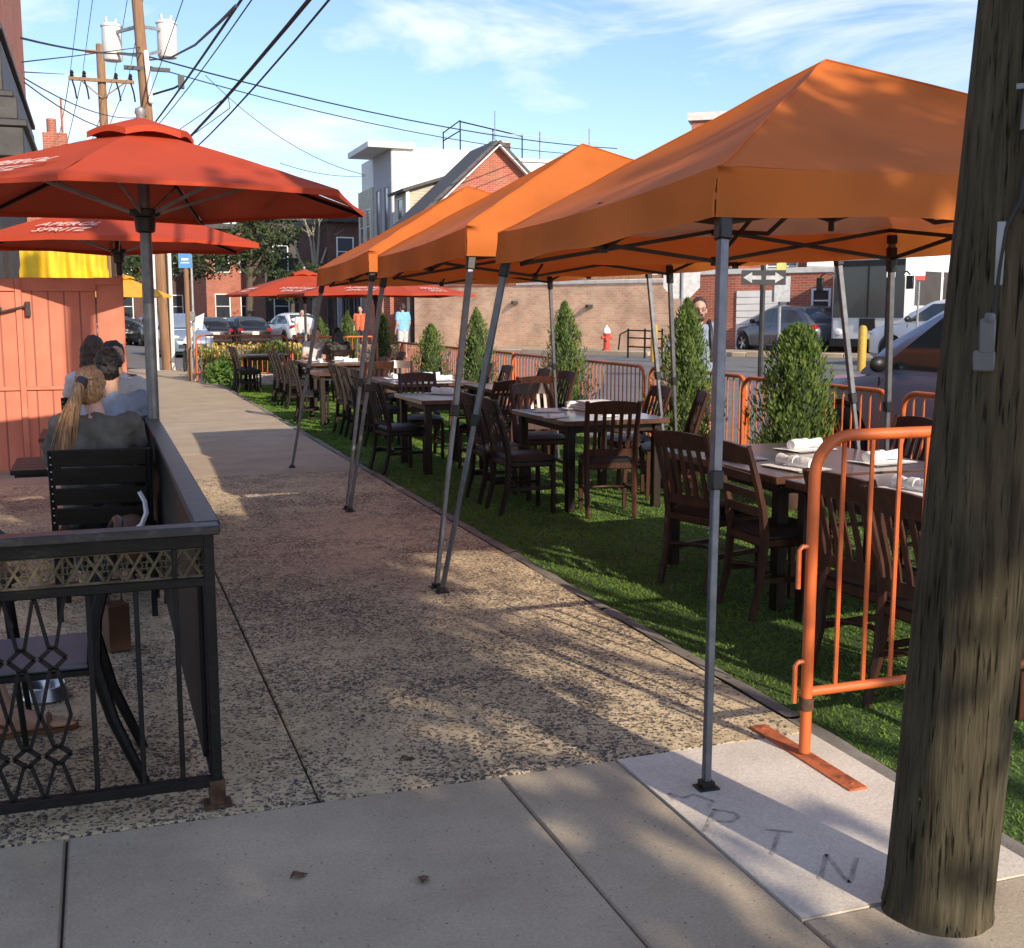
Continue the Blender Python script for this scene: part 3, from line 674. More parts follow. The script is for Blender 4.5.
for i in range(4): b.box((0,0,.012+.022*i),(.30-.006*i,.22,.018),Matrix.Rotation(R(random.uniform(-4,4)),3,'Z'))
tag(b.build('menu_stack',M['paper'],None,(4.22,9.55,TZ+.768),R(8),bevel=.003),'white stack of menus on the table by the tall potted tree','menus')
def flat(name,bm,mt,loc,rz,label,cat): return tag(bm.build(name,mt,None,loc,R(rz)),label,cat)
for i,(x,y,rz,l) in enumerate(((3.62,9.0,30,'folded dark-handled flatware roll at the left front of the menu table'),(3.75,9.55,-20,'flatware roll at the left back of the menu table'),(4.1,8.95,50,'flatware roll at the near edge of the menu table'))):
    b=MB(); b.tube([(-.1,0,.016),(.1,0,.014)],[.02,.017],8); b.box((0,0,.003),(.24,.10,.004)); flat('flatware_roll',b,M['paper'],(x,y,TZ+.768),rz,l,'flatware')

# ------------------------------------------------------------------ chairs
for a in ((3.50,6.10,-76,'slatted chair at the far left nearest-table corner, left of the grey canopy leg'),
    (3.32,4.22,-86,'slatted chair seen through the barricade between its first bars'),
    (3.26,3.72,-90,'slatted chair seen through the barricade nearest the utility pole'),
    (4.82,6.3,88,'slatted chair on the street side of the nearest table, below the small potted tree'),
    (4.85,5.6,92,'slatted chair on the street side of the nearest table, its top showing over the barricade'),
    (4.86,4.6,90,'slatted chair on the street side of the nearest table, half hidden by the pole'),
    (3.90,8.58,-12,'reddish slatted chair seen from behind at the near end of the menu table'),
    (4.75,9.15,70,'slatted chair at the right of the menu table, turned toward the barrier'),
    (4.72,9.85,92,'slatted chair at the far right of the menu table, only its top showing'),
    (4.0,10.35,180,'slatted chair at the far end of the menu table'),
    (4.95,12.7,100,'slatted chair right of the table beside the third potted tree'),
    (4.92,13.4,90,'slatted chair right of and behind the table beside the third potted tree'),
    (4.5,12.1,0,'slatted chair seen from behind before the third potted tree'),
    (3.80,11.45,35,'slatted chair with light through its bars, between the paired canopy legs'),
    (3.45,12.65,180,'slatted chair facing us at the small kerb-side table'),
    (4.05,15.95,180,'slatted chair facing us behind the fully covered table'),
    (4.78,14.4,90,'slatted chair at the street side of the fully covered table'),
    (4.78,15.2,88,'slatted chair at the far street side of the fully covered table'),
    (3.75,16.5,10,'slatted chair seen from behind at the small reddish table'),
    (3.9,17.7,95,'slatted chair at the street side of the small reddish table'),
    (4.75,19.9,90,'slatted chair at the near street side of the couple\'s table'),
    (4.75,20.8,90,'slatted chair at the middle street side of the couple\'s table'),
    (4.0,23.6,90,'slatted chair in front of the yellow flower bed')): chair(*a)
for a in ((3.52,5.42,-92,'ladder-back chair with horizontal slats beside the grey canopy leg'),): chair(*a,style='ladder')
for a in ((3.30,8.92,-90,'dark slatted chair at the near left side of the menu table'),
    (3.32,9.55,-88,'dark slatted chair at the far left side of the menu table, beside the canopy legs'),
    (2.92,11.6,-84,'dark slatted chair at the kerb side of the small kerb-side table'),
    (3.30,14.1,-92,'dark slatted chair at the near kerb side of the fully covered table'),
    (3.30,14.85,-90,'dark slatted chair at the middle kerb side of the fully covered table'),
    (3.30,15.6,-88,'dark slatted chair at the far kerb side of the fully covered table'),
    (3.0,17.2,-90,'dark slatted chair at the kerb side of the small reddish table'),
    (3.27,19.9,-92,'dark slatted chair at the near kerb side of the couple\'s table'),
    (3.27,20.7,-88,'dark slatted chair at the middle kerb side of the couple\'s table'),
    (3.27,21.5,-90,'dark slatted chair at the far kerb side of the couple\'s table'),
    (2.9,24.1,-90,'dark slatted chair by the near kerb side of the farthest small table'),
    (2.92,25.0,-90,'dark slatted chair by the far kerb side of the farthest small table')): chair(*a,style='dark')

# ------------------------------------------------------------------ crowd barricades
def make_barricade(L,H,hooks=True,far=False):
    root=empty('crowd_barricade'); rr=.021; zb=.245; c=.14
    b=MB(); pts=[(0,0,.02)]; 
    for k in range(7): a=PI/2*k/6; pts.append((c-c*math.cos(a),0,H-c+c*math.sin(a)))
    for k in range(7): a=PI/2*k/6; pts.append((L-c+c*math.sin(a),0,H-c+c*math.cos(a)))
    pts.append((L,0,.02)); b.tube(pts,rr,12); b.build('tube_frame',M['orange_metal'],root)
    b=MB(); b.tube([(rr*.6,0,zb),(L-rr*.6,0,zb)],rr*.85,10); b.build('bottom_rail',M['orange_metal'],root)
    n=int(round(L/.122)); 
    for i in range(1,n):
        x=L*i/n
        zt=H-.008 if c<x<L-c else H-c+math.sqrt(max(0,c*c-(c-min(x,L-x))**2))
        b=MB(); b.tube([(x,0,zb),(x,0,zt)],.0085,6,caps=False); b.build('bar',M['orange_metal'],root)
    for x in (.0,L):
        b=MB(); b.box((x,0,.006),(.072,.64,.010)); 
        for s in (-1,1): b.lathe([(.01,.0115),(.009,.0135),(0,.0138)],(x,s*.28,0),n=8,caps=False)
        b.build('foot',M['orange_rust'],root,bevel=.003)
        b=MB(); b.tube([(x,0,.18),(x,0,.225)],rr*1.25,12); b.build('sleeve',M['rust'],root)
    if hooks:
        for z in (.78,.36):
            b=MB(); b.tube([(0,0,z),(-.04,0,z),(-.052,0,z-.012),(-.052,0,z-.15)],.009,8); b.build('hook',M['orange_metal'],root)
    return root
BG='orange crowd barricades around the dining area'
nb=make_barricade(2.15,1.17); nb.location=(2.345,3.40,0); tag(nb,'nearest orange barricade with a rusty flat foot, on the pale concrete beside the pole','barricade',BG)
fb=make_barricade(2.16,1.09)
ys=[5.35,7.62,9.88,12.14,14.4,16.66,18.92,21.18,23.44]
labs=['orange barricade before the silver car, nearest the utility pole','orange barricade behind the smallest potted tree, before the silver car','orange barricade between the smallest potted tree and the tall one left of it','orange barricade between the second and third potted trees from the right, street behind it','orange barricade before the brick wall with the hydrant, behind the third potted tree','orange barricade behind the fourth potted tree, before the brick wall','orange barricade behind the fifth potted tree, below the man in blue','orange barricade beside the sixth potted tree, under the red umbrellas','farthest orange barricade of the street side, beyond the seated couple']
for i,(y,l) in enumerate(zip(ys,labs)):
    if i==0: o=fb; o.location=(5.98,y,-.12); o.rotation_euler=(0,0,R(90)); tag(o,l,'barricade',BG)
    else: o=clone(fb,(5.98+random.uniform(-.05,.05),y,-.12),R(90+random.uniform(-1.2,1.2)),l,BG)
clone(fb,(2.12,27.35,-.02),R(-27),'pale orange barricade closing the far end, yellow flowers behind it',BG)
clone(fb,(4.15,26.35,-.06),R(8),'orange barricade closing the far end, right behind the far chairs',BG)

# ------------------------------------------------------------------ potted arborvitae
TRG='potted arborvitae trees along the barricades'
def arborvitae(x,y,top,rad,label,n=5200,seed=1,blunt=.75):
    rg=np.random.default_rng(seed); base=.40-.12; root=empty('potted_arborvitae',(x,y,-.10),rg.random()*6,label,'potted tree',TRG)
    top=top+.10
    b=MB(); b.lathe([(.001,0),(.13,0),(.15,.03),(.19,.30),(.205,.31),(.205,.34),(.185,.34),(.18,.30),(.001,.29)],n=20); b.build('pot',M['terracotta'],root)
    b=MB(); b.tube([(0,0,.28),(.01,0,.7),(0,.01,top*.8)],[.025,.02,.006],7); b.build('trunk',M['bark'],root)
    h=rg.random(n)**1.1; prof=lambda t:rad*np.minimum(1,(t+.05)/.14)**.6*(1-t**1.7)**(blunt*1.15)*1.12
    th=rg.random(n)*2*PI
    lob=1+.13*np.sin(th-1+seed*2)+.20*np.sin(th*2+seed+h*4)*np.sin(h*8+seed)+.20*np.sin(th*5+h*17+seed)+.14*np.sin(th*9-h*29+seed)
    r=prof(h)*lob*(1-.38*rg.random(n)**1.6)*(1+.28*(rg.random(n)>.90)*rg.random(n))
    z=base+(top-base)*h
    C=np.stack([r*np.cos(th),r*np.sin(th),z],1)
    out=np.stack([np.cos(th),np.sin(th),np.zeros(n)],1)
    up=np.stack([.45*np.cos(th)+rg.normal(0,.3,n),.45*np.sin(th)+rg.normal(0,.3,n),np.ones(n)*1.0],1); up/=np.linalg.norm(up,axis=1)[:,None]
    side=np.cross(up,out+rg.normal(0,.55,(n,3))); side/=np.linalg.norm(side,axis=1)[:,None]
    l=rg.uniform(.018,.05,n)[:,None]; wv=rg.uniform(.005,.012,n)[:,None]
    V=np.stack([C-up*l*.6,C+side*wv,C+up*l,C-side*wv],1)
    np_obj('crown',V,M['leaf_arb'],root)
    # solid dark core: the crown's inner shade put into its colour
    b=MB(); b.lathe([(.01,base+.03)]+[(max(.004,float(prof(np.array(t)))*.60),base+(top-base)*t) for t in (.08,.2,.35,.5,.65,.8,.9)]+[(.002,base+(top-base)*.95)],n=10); b.build('shaded_core',M['leaf_core'],root)
for a in ((5.52,8.30,1.49,.32,'smallest potted arborvitae, bushy and blunt-topped, in front of the silver car',7500,3,.42),
    (5.60,10.40,1.72,.285,'tall potted arborvitae left of the near canopy leg, beside the man with the backpack',6500,5,.62),
    (5.62,13.70,1.72,.30,'potted arborvitae before the brick wall with the hydrant, slim and pointed',5600,8,.66),
    (5.65,17.45,1.66,.33,'potted arborvitae just right of the crossing canopy legs, leaning crown',4200,11,.75),
    (5.65,20.10,1.38,.34,'short potted arborvitae just left of the crossing canopy legs',3600,14,.6),
    (5.65,23.80,1.56,.34,'pointed potted arborvitae below the man in blue',3200,17,.8),
    (5.65,27.40,1.62,.34,'pointed bright potted arborvitae below the person in red',3000,21,.85),
    (5.65,31.10,1.46,.36,'farthest potted arborvitae, mostly behind the red umbrella pole',2500,23,.8)): arborvitae(*a)

# ------------------------------------------------------------------ market umbrellas
def facet_text(root,s1,s2,R_,ze,za,a0,a1,size,mt):
    c=Vector(((math.cos(a0)+math.cos(a1))/2*R_,(math.sin(a0)+math.sin(a1))/2*R_,ze)); apex=Vector((0,0,za))
    up=(apex-c).normalized(); right=Vector((math.cos(a1)-math.cos(a0),math.sin(a1)-math.sin(a0),0)).normalized(); nn=right.cross(up).normalized()
    if nn.z<0: nn=-nn
    for s,h,sc in ((s1,.56,1.0),(s2,.30,1.0)):
        text_mesh('canopy_print',s,size*sc,mt,shear=.35,fn=lambda p,h=h:c+right*p.x+up*(h*size*4.2-.04+p.y)+nn*(.012+p.z),parent=root)
def make_umbrella(R_,ze,za,n,phi,mt,polemat,pr,drop=.16,text=None,tsize=.17,base=True):
    root=empty('market_umbrella')
    b=MB(); nu=8; nv=10; r0=.22
    for k in range(n):
        a0=phi+2*PI*k/n; a1=a0+2*PI/n
        def fn(u,v):
            rr=.10+(R_-.10)*v
            p0=Vector((math.cos(a0),math.sin(a0),0)); p1=Vector((math.cos(a1),math.sin(a1),0))
            p=(p0*(1-u)+p1*u)*rr
            sag=-.035*math.sin(PI*u)*v*math.sin(PI*min(1,v*1.02))
            z=za-.05+(ze-za+.05)*v**1.06+sag+.006*mnoise.noise(Vector((p.x*3,p.y*3,k)))
            k2=1-.012*math.sin(PI*u)*v
            return (p.x*k2,p.y*k2,z)
        b.grid(fn,nu,nv)
        if drop:
            b.grid(lambda u,v:tuple(Vector(fn(u,1))*1.0+Vector((0,0,-drop*v*(.55+.45*abs(2*u-1)))) ),nu,2)
    b.build('canopy',mt,root,angle=16)
    b=MB()
    for k in range(n):
        a0=phi+2*PI*k/n; a1=a0+2*PI/n
        def fn(u,v):
            rr=.02+.30*v; p=(Vector((math.cos(a0),math.sin(a0),0))*(1-u)+Vector((math.cos(a1),math.sin(a1),0))*u)*rr
            return (p.x,p.y,za+.045-.085*v-.022*math.sin(PI*u)*0+(.028*math.sin(PI*u)*v*v)-.02*v*v)
        b.grid(fn,6,4)
        b.grid(lambda u,v:tuple(Vector(fn(u,1))+Vector((0,0,-.035*v))),6,1)
    b.build('vent_cap',mt,root,angle=20)
    b=MB(); b.tube([(0,0,0),(0,0,za-.02)],pr,14); b.build('pole',polemat,root)
    b=MB(); b.lathe([(.02,za-.0),(.026,za+.06),(.034,za+.075),(.03,za+.10),(.001,za+.115)],n=12); b.build('finial',M['galv'],root)
    b=MB(); zh=ze-.10; b.lathe([(pr*1.05,zh-.09),(pr*1.6,zh-.08),(pr*1.8,zh),(pr*2.6,zh+.01),(pr*2.6,zh+.05),(pr*1.1,zh+.06)],n=14); b.build('hub',M['black_plastic'],root)
    for k in range(n):
        a=phi+2*PI*k/n; d=Vector((math.cos(a),math.sin(a),0)); rb=MB()
        rb.bar(Vector((0,0,za-.07)),d*(R_-.02)+Vector((0,0,ze-.02)),.016,.024); rb=rb.build('rib',M['chair_dark'],root)
        st=MB(); st.bar(d*pr*2.2+Vector((0,0,zh+.03)),d*(R_*.52)+Vector((0,0,za-.07+(ze-.02-za+.07)*.53-.012)),.012,.018); st.build('strut',M['galv'],rb)
    if base:
        b=MB(); b.lathe([(.001,0),(.27,0),(.28,.015),(.27,.05),(.08,.075),(.05,.09),(.05,.32),(.001,.32)],n=24); b.build('base',M['black_iron'],root)
    if text:
        for k in range(n):
            if k in text[2]: facet_text(root,text[0],text[1],R_,ze,za,phi+2*PI*k/n,phi+2*PI*(k+1)/n,tsize,M['print_white'])
    return root
UG='red market umbrellas on the terrace'
PH=R(-78+30-60)
u=make_umbrella(1.47,2.27,2.72,6,PH,M['umbrella'],M['tent_steel'],.036,drop=.035,text=('APEROL','SPRITZ',(5,)),tsize=.17); u.location=(.31,7.55,0)
tag(u,'nearest red umbrella on the left, its pole beside the black railing','umbrella',UG)
u2=make_umbrella(1.47,2.27,2.72,6,PH+R(20),M['umbrella'],M['chair_dark'],.030,drop=.05,text=('APEROL','SPRITZ',(5,)),tsize=.17); u2.location=(.24,12.35,0); tag(u2,'second red umbrella on the left, over the coral gate','umbrella',UG)
u3=make_umbrella(1.75,2.02,2.52,6,R(-80),M['umbrella'],M['galv'],.028,drop=.05,text=('APEROL','SPRITZ',(5,0,4)),tsize=.17); u3.location=(4.30,25.4,-.05); tag(u3,'pointed red umbrella of the far pair, the left and higher one over the far tables','umbrella',UG)
u4=make_umbrella(1.9,1.98,2.40,6,R(-84),M['umbrella'],M['chair_wood'],.028,drop=.05,text=('APEROL','SPRITZ',(5,0,4)),tsize=.17); u4.location=(5.0,21.6,-.05); tag(u4,'flatter red umbrella of the far pair, the right and nearer one beside the farthest canopy','umbrella',UG)
u5=make_umbrella(1.2,2.0,2.5,6,R(-70),M['umb_yellow'],M['pole_far'],.03,drop=.05); u5.location=(.62,30.5,0); tag(u5,'yellow-orange umbrella far down the pavement, behind the gate','umbrella')

# ------------------------------------------------------------------ iron railing round the terrace
YF=3.70; XF=.30; HT=.935
rail=empty('iron_railing',(0,0,0),0,'black iron railing with lattice strip and diamond bars round the terrace corner','railing')
b=MB(); b.box((-.645,YF-.012,HT-.013),(1.96,.08,.03)); b.build('top_rail',M['rail_top'],rail,bevel=.005)
b=MB(); b.box((XF+.002,8.0,HT-.013+.001),(.082,8.52,.03)); b.build('top_rail',M['rail_top'],rail,bevel=.005)
b=MB(); b.box((-.65,YF,.885),(1.9,.03,.045)); b.box((-.65,YF,.752),(1.9,.03,.03)); b.build('upper_rail',M['black_iron'],rail,bevel=.003)
b=MB(); b.box((-.65,YF,.085),(1.9,.032,.034)); b.build('bottom_rail',M['black_iron'],rail,bevel=.003)
b=MB(); zc=.815; hh=.048; pw=.058; x=XF-.05
i=0
while x>-1.5:
    # quatrefoil cells between crossing bars
    b.bar((x-pw/2,YF,zc-hh),(x+pw/2,YF,zc+hh),.008,.007,up=(0,1,0)); b.bar((x+pw/2,YF+.004,zc-hh),(x-pw/2,YF+.004,zc+hh),.008,.007,up=(0,1,0))
    for dx,dz in ((.017,0),(-.017,0),(0,.02),(0,-.02)):
        pts=[(x+pw/2+dx+.012*math.cos(a),YF+.002,zc+dz+.012*math.sin(a)) for a in [k*PI/3 for k in range(6)]]
        b.tube(pts,.0028,4,closed=True,caps=False)
    x-=pw
b.box((-.62,YF+.002,zc-hh),(1.84,.012,.012)); b.box((-.62,YF+.002,zc+hh),(1.84,.012,.012))
b.build('lattice_strip',M['lattice'],rail)
b=MB(); b.box((XF,YF,.455),(.034,.034,.91)); b.build('corner_post',M['black_iron'],rail,bevel=.003)
b=MB(); b.box((XF,YF-.001,.045),(.05,.05,.09)); b.box((XF,YF,.006),(.09,.08,.012)); b.build('post_shoe',M['rust'],rail,bevel=.004)
for x,full in ((XF-.105,1),(.075,0),(-.065,0),(-.455,0),(-.595,0),(-.735,0)):
    b=MB(); b.bar((x,YF,.095),(x,YF,.90 if full else .75),.016,.016,up=(0,1,0)); b.build('baluster',M['black_iron'],rail,bevel=.002)
b=MB()
for cx in (-.175,-.265,-.355):
    for z0,zd,z1 in ((.74,.545,.36),(.36,.235,.10)):
        dw=.038; dh=.036 if z0>.5 else .03
        top=Vector((cx,YF,zd+dh)); bot=Vector((cx,YF,zd-dh)); lf=Vector((cx-dw,YF,zd)); rt=Vector((cx+dw,YF,zd))
        for p,q in ((top,lf),(lf,bot),(bot,rt),(rt,top)): b.bar(p,q,.013,.010,up=(0,1,0))
        for sx in (-1,1):
            b.bar(Vector((cx+sx*.010,YF,zd+dh-.005)),Vector((cx+sx*.043,YF,z0)),.011,.010,up=(0,1,0))
            b.bar(Vector((cx+sx*.010,YF,zd-dh+.005)),Vector((cx+sx*.043,YF,z1)),.011,.010,up=(0,1,0))
b.build('diamond_bars',M['black_iron'],rail)
b=MB(); y=YF+.12
while y<12.1: b.bar((XF,y,.095),(XF,y,.90),.016,.016); y+=.115
b.box((XF,8.0,.885),(.03,8.4,.045)); b.box((XF,8.0,.085),(.03,8.4,.034)); b.build('side_bars',M['black_iron'],rail,bevel=.002)
b=MB(); b.box((XF-.022,7.2,.50),(.012,6.7,.78)); b.build('side_screen',M['black_iron'],rail)
for y in (6.5,9.3,12.15):
    b=MB(); b.box((XF,y,.455),(.036,.036,.91)); b.build('side_post',M['black_iron'],rail,bevel=.003)

# ------------------------------------------------------------------ terrace furniture
def slat_chair(loc,rz,label):
    root=empty('slat_chair',loc,rz,label,'chair','black slat chairs on the terrace')
    for sx in (-1,1):
        b=MB(); b.bar((sx*.235,-.20,0),(sx*.235,-.20,.45),.03,.03); b.bar((sx*.235,-.20,.44),(sx*.235,-.255,.905),.03,.03); b.build('leg',M['black_iron'],root,bevel=.003)
        b=MB(); b.bar((sx*.235,.22,0),(sx*.235,.22,.44),.03,.03); b.build('leg',M['black_iron'],root,bevel=.003)
        for k in range(8):
            pass
    for z in (.56,.665,.77,.865):
        b=MB(); yb=-.20-(z-.44)/.465*.055; b.box((0,yb-.014,z),(.455,.016,.088),Matrix.Rotation(R(6.7),3,'X')); b.build('back_slat',M['dark_slat'],root,bevel=.004)
    b=MB()
    for k in range(10):
        z=.53+k*.038; yb=-.20-(z-.44)/.465*.055
        b.lathe([(.0045,0),(.004,.003),(.0,.004)],(-.235,yb-.0155,z),n=8,rot=Matrix.Rotation(PI/2,3,'X'),caps=False)
    b.build('rivets',M['alu'],root)
    b=MB(); b.box((0,.01,.435),(.46,.03,.02)); b.box((0,-.19,.43),(.46,.03,.03)); b.box((0,.22,.43),(.46,.03,.03)); b.build('seat_rail',M['black_iron'],root)
    for k in range(4):
        b=MB(); b.box((0,-.15+k*.11,.452),(.47,.098,.016)); b.build('seat_slat',M['dark_slat'],root,bevel=.003)
    return root
slat_chair((.0,6.46,0),R(-4),'black slat-backed chair the blond ponytailed woman sits on')
slat_chair((.02,7.78,0),R(-2),'black slat-backed chair under the man in the pale shirt')
def terrace_table(loc,sx,sy,label):
    root=empty('terrace_table',loc,0,label,'table','dark tables on the terrace')
    b=MB()
    for k in range(5): b.box((0,(k-2)*sy/5,.735),(sx,sy/5-.006,.026))
    b.box((0,0,.715),(sx-.04,sy-.04,.02)); b.build('tabletop',M['dark_slat'],root,bevel=.003)
    b=MB(); b.tube([(0,0,.04),(0,0,.71)],.035,10); b.build('pedestal',M['black_iron'],root)
    b=MB(); b.box((0,0,.02),(.45,.07,.03)); b.box((0,0,.022),(.07,.45,.03)); b.build('base',M['black_iron'],root)
terrace_table((-.12,7.03,0),.72,.62,'dark slatted table in front of the blond woman')
terrace_table((-.05,8.75,0),.72,.72,'dark slatted table in front of the man in the pale shirt')
# metal chair right behind the railing
mc=empty('metal_chair',(-.28,4.12,0),R(90),'black metal chair with a grey seat just behind the front railing','chair')
b=MB(); b.box((0,0,.445),(.40,.44,.022)); b.build('seat',M['slate'],mc,bevel=.008)
b=MB(); b.box((0,0,.423),(.41,.43,.02)); b.build('seat_frame',M['black_iron'],mc,bevel=.003)
for sx in (-1,1):
    b=MB(); b.tube([(sx*.195,-.37,0),(sx*.195,-.27,.25),(sx*.195,-.22,.45),(sx*.195,-.23,.60),(sx*.18,-.30,.84)],[.017,.02,.024,.022,.016],8); b.build('leg',M['black_iron'],mc)
    b=MB(); b.tube([(sx*.18,.21,0),(sx*.19,.19,.43)],.016,8); b.build('leg',M['black_iron'],mc)
b=MB(); b.tube([(-.18,-.30,.84),(-.12,-.315,.875),(0,-.32,.885),(.12,-.315,.875),(.18,-.30,.84)],.016,8); b.tube([(-.185,-.26,.68),(0,-.275,.68),(.185,-.26,.68)],.012,8); b.build('backrest',M['black_iron'],mc)
b=MB(); b.lathe([(.001,0),(.085,0),(.095,.01),(.072,.055),(.08,.06),(.076,.062),(.066,.052),(.05,.012),(.001,.010)],n=28); tag(b.build('pet_bowl',M['alu'],None,(-.27,5.02,.001)),'shiny metal bowl on the terrace floor under the grey seat','bowl')
# hand bag on the chair back, with pale strap
hb=empty('hand_bag',(.12,6.17,.42),0,'dark shoulder bag with a pale curved strap hanging on the slat chair','bag')
b=MB(); b.ell((0,0,.02),(.11,.05,.13)); b.build('bag_body',M['leather'],hb)
b=MB(); b.tube([(.00,-.055,.06),(.05,-.062,.10),(.075,-.062,.16),(.07,-.06,.22),(.045,-.05,.27)],[.014,.014,.014,.013,.012],6); b.build('strap',M['napkin'],hb)
b=MB(); b.box((0,0,.12),(.10,.12,.22)); b.tube([(-.03,0,.23),(-.03,0,.29),(.03,0,.29),(.03,0,.23)],.005,5); tag(b.build('brown_bag',M['leather'],None,(.02,5.65,.0),R(15),bevel=.012),'small brown bag on the terrace floor behind the railing','bag')
bb=empty('black_bag',(-.47,4.62,.0),0,'rounded black bag at the left edge on a chair behind the railing','bag')
b=MB(); b.ell((0,0,.73),(.13,.11,.10)); b.build('bag_body',M['cushion'],bb)
b=MB(); b.tube([(-.08,0,.80),(-.05,0,.87),(.05,0,.87),(.08,0,.80)],.008,6); b.build('handle',M['cushion'],bb)
st=empty('bar_stool',(-.47,4.62,0),0,'black stool at the left edge carrying the rounded bag','stool')
b=MB(); b.lathe([(.001,.60),(.15,.60),(.16,.615),(.15,.635),(.001,.638)],n=20); b.build('seat',M['cushion'],st)
for sx in (-1,1):
    for sy in (-1,1): b=MB(); b.tube([(sx*.15,sy*.15,0),(sx*.10,sy*.10,.60)],.012,6); b.build('leg',M['black_iron'],st)

# ------------------------------------------------------------------ coral gate, cloth behind it
gt=empty('plank_gate',(0,12.2,0),0,'coral red plank gate and fence closing the terrace, with a black latch','gate')
b=MB(); b.box((-.335,0,.99),(.67,.03,1.86)); b.build('gate_leaf',M['gate'],gt)
b=MB(); b.box((-1.85,0,.99),(2.30,.03,1.86)); b.build('fence_panel',M['gate'],gt)
b=MB(); b.box((.135,.0,.99),(.25,.034,1.87)); b.build('side_plank',M['gate_trim'],gt,bevel=.004)
for n_,c,d in (('top_board',(-.335,-.026,1.865),(.69,.024,.13)),('middle_board',(-.335,-.026,.86),(.69,.022,.035)),('top_board',(-1.87,-.026,1.86),(2.28,.024,.12)),('middle_board',(-1.87,-.026,.86),(2.28,.022,.035)),('stile',(-.70,-.03,.99),(.055,.03,1.87)),('post',(.235,.03,.99),(.06,.06,1.94)),('post_cap',(.12,-.028,1.90),(.26,.03,.07))):
    b=MB(); b.box(c,d); b.build(n_,M['gate_trim'],gt,bevel=.004)
b=MB(); b.box((-.62,-.05,1.63),(.05,.03,.14)); b.bar((-.62,-.06,1.66),(-.86,-.06,1.60),.022,.02); b.box((-.88,-.05,1.62),(.06,.02,.05)); b.build('latch',M['gate_dark'],gt,bevel=.003)
cl=MB(); cl.grid(lambda u,v:((-.80+.95*u)+(.03 if v>.5 else 0)*(u-.5),14.6+.05*math.sin(u*26+math.sin(v*3))*(.3+v)+.02*math.sin(u*53),2.36-.46*v-.05*abs(math.sin(u*12.5))*(1-v)),60,8)
tag(cl.build('yellow_cloth',M['yellow_cloth']),'bright yellow cloth hanging in folds behind the coral gate','cloth')
rk=empty('cloth_rail',(0,14.62,0),0,'dark rail on posts carrying the yellow cloth','rail')
b=MB(); b.tube([(-1.2,0,2.37),(.32,0,2.37)],.02,8); b.build('rail_bar',M['chair_dark'],rk)
for x in (-.95,.22):
    b=MB(); b.box((x,.03,1.2),(.05,.05,2.4)); b.build('post',M['chair_dark'],rk)
# ------------------------------------------------------------------ people
def fuse(name,caps,mt,voxel,parent=None,smooth=6,loc=(0,0,0),rotz=0,fold=0,freq=9):
    b=MB()
    for c in caps:
        if c[0]=='e': b.ell(c[1],c[2],14,10,c[3] if len(c)>3 else None); continue
        p0,r0,p1,r1=Vector(c[0]),c[1],Vector(c[2]),c[3]; d=(p1-p0); L_=d.length
        if L_<1e-5: b.ell(p0,(r0,)*3); continue
        q=d.to_track_quat('Z','Y').to_matrix(); prof=[]
        for k in range(5): a=PI/2*k/4; prof.append((max(.0005,r0*math.sin(a)),-r0*math.cos(a)))
        for k in range(5): a=PI/2*k/4; prof.append((max(.0005,r1*math.cos(a)),L_+r1*math.sin(a)))
        b.lathe(prof,p0,12,q)
    me=bpy.data.meshes.new(name); me.from_pydata(b.v,[],b.f)
    o=bpy.data.objects.new(name,me); COL.objects.link(o)
    bm=bmesh.new(); bm.from_mesh(me); bmesh.ops.remove_doubles(bm,verts=bm.verts,dist=1e-5); bmesh.ops.recalc_face_normals(bm,faces=bm.faces); bm.to_mesh(me); bm.free()
    m=o.modifiers.new('r','REMESH'); m.mode='VOXEL'; m.voxel_size=voxel
    m=o.modifiers.new('s','SMOOTH'); m.iterations=smooth; m.factor=.5
    dg=bpy.context.evaluated_depsgraph_get(); dg.update(); nm=bpy.data.meshes.new_from_object(o.evaluated_get(dg)); nm.name=name
    o.modifiers.clear(); o.data=nm; nm.materials.clear(); nm.materials.append(mt); nm.shade_smooth()
    if fold:
        ns=[v.normal.copy() for v in nm.vertices]
        for v,nn in zip(nm.vertices,ns):
            p=v.co.copy(); s_=p.x*freq*1.2+p.z*freq*.75; q=abs(mnoise.noise(Vector((s_,p.y*freq*.6,p.z*freq*.45-p.x*freq*.3))))
            v.co=p+nn*fold*(1.2*q-.3+.5*mnoise.noise(p*freq*2.6))
    o.location=loc; o.rotation_euler=(0,0,rotz)
    if parent: o.parent=parent
    return o
def lerp(a,b_,t): return Vector(a)*(1-t)+Vector(b_)*t
def hand_caps(w,fd,pd,side,s=1):
    """palm and five fingers: w wrist, fd finger direction, pd palm normal"""
    fd=Vector(fd).normalized(); pd=Vector(pd).normalized(); ax=fd.cross(pd).normalized(); w=Vector(w); c=[]
    for k in range(4):
        o=(k-1.5)*.021*s; kn=w+fd*.085*s+ax*o; c.append((w+ax*o*.6,.014*s,kn,.0105*s))
        ln=(.068,.080,.076,.058)[k]*s; m=kn+fd*ln*.5+pd*ln*.12; t=m+(fd*.75+pd*.65).normalized()*ln*.5
        c+= [(kn,.0095*s,m,.009*s),(m,.009*s,t,.0075*s)]
    tb=w+fd*.03*s-ax*.022*s*side; tm=tb+(fd*.7-ax*.7*side+pd*.3).normalized()*.045*s; tt=tm+(fd*.95-ax*.1*side+pd*.3).normalized()*.035*s
    return c+[(tb,.014*s,tm,.011*s),(tm,.011*s,tt,.0085*s)]
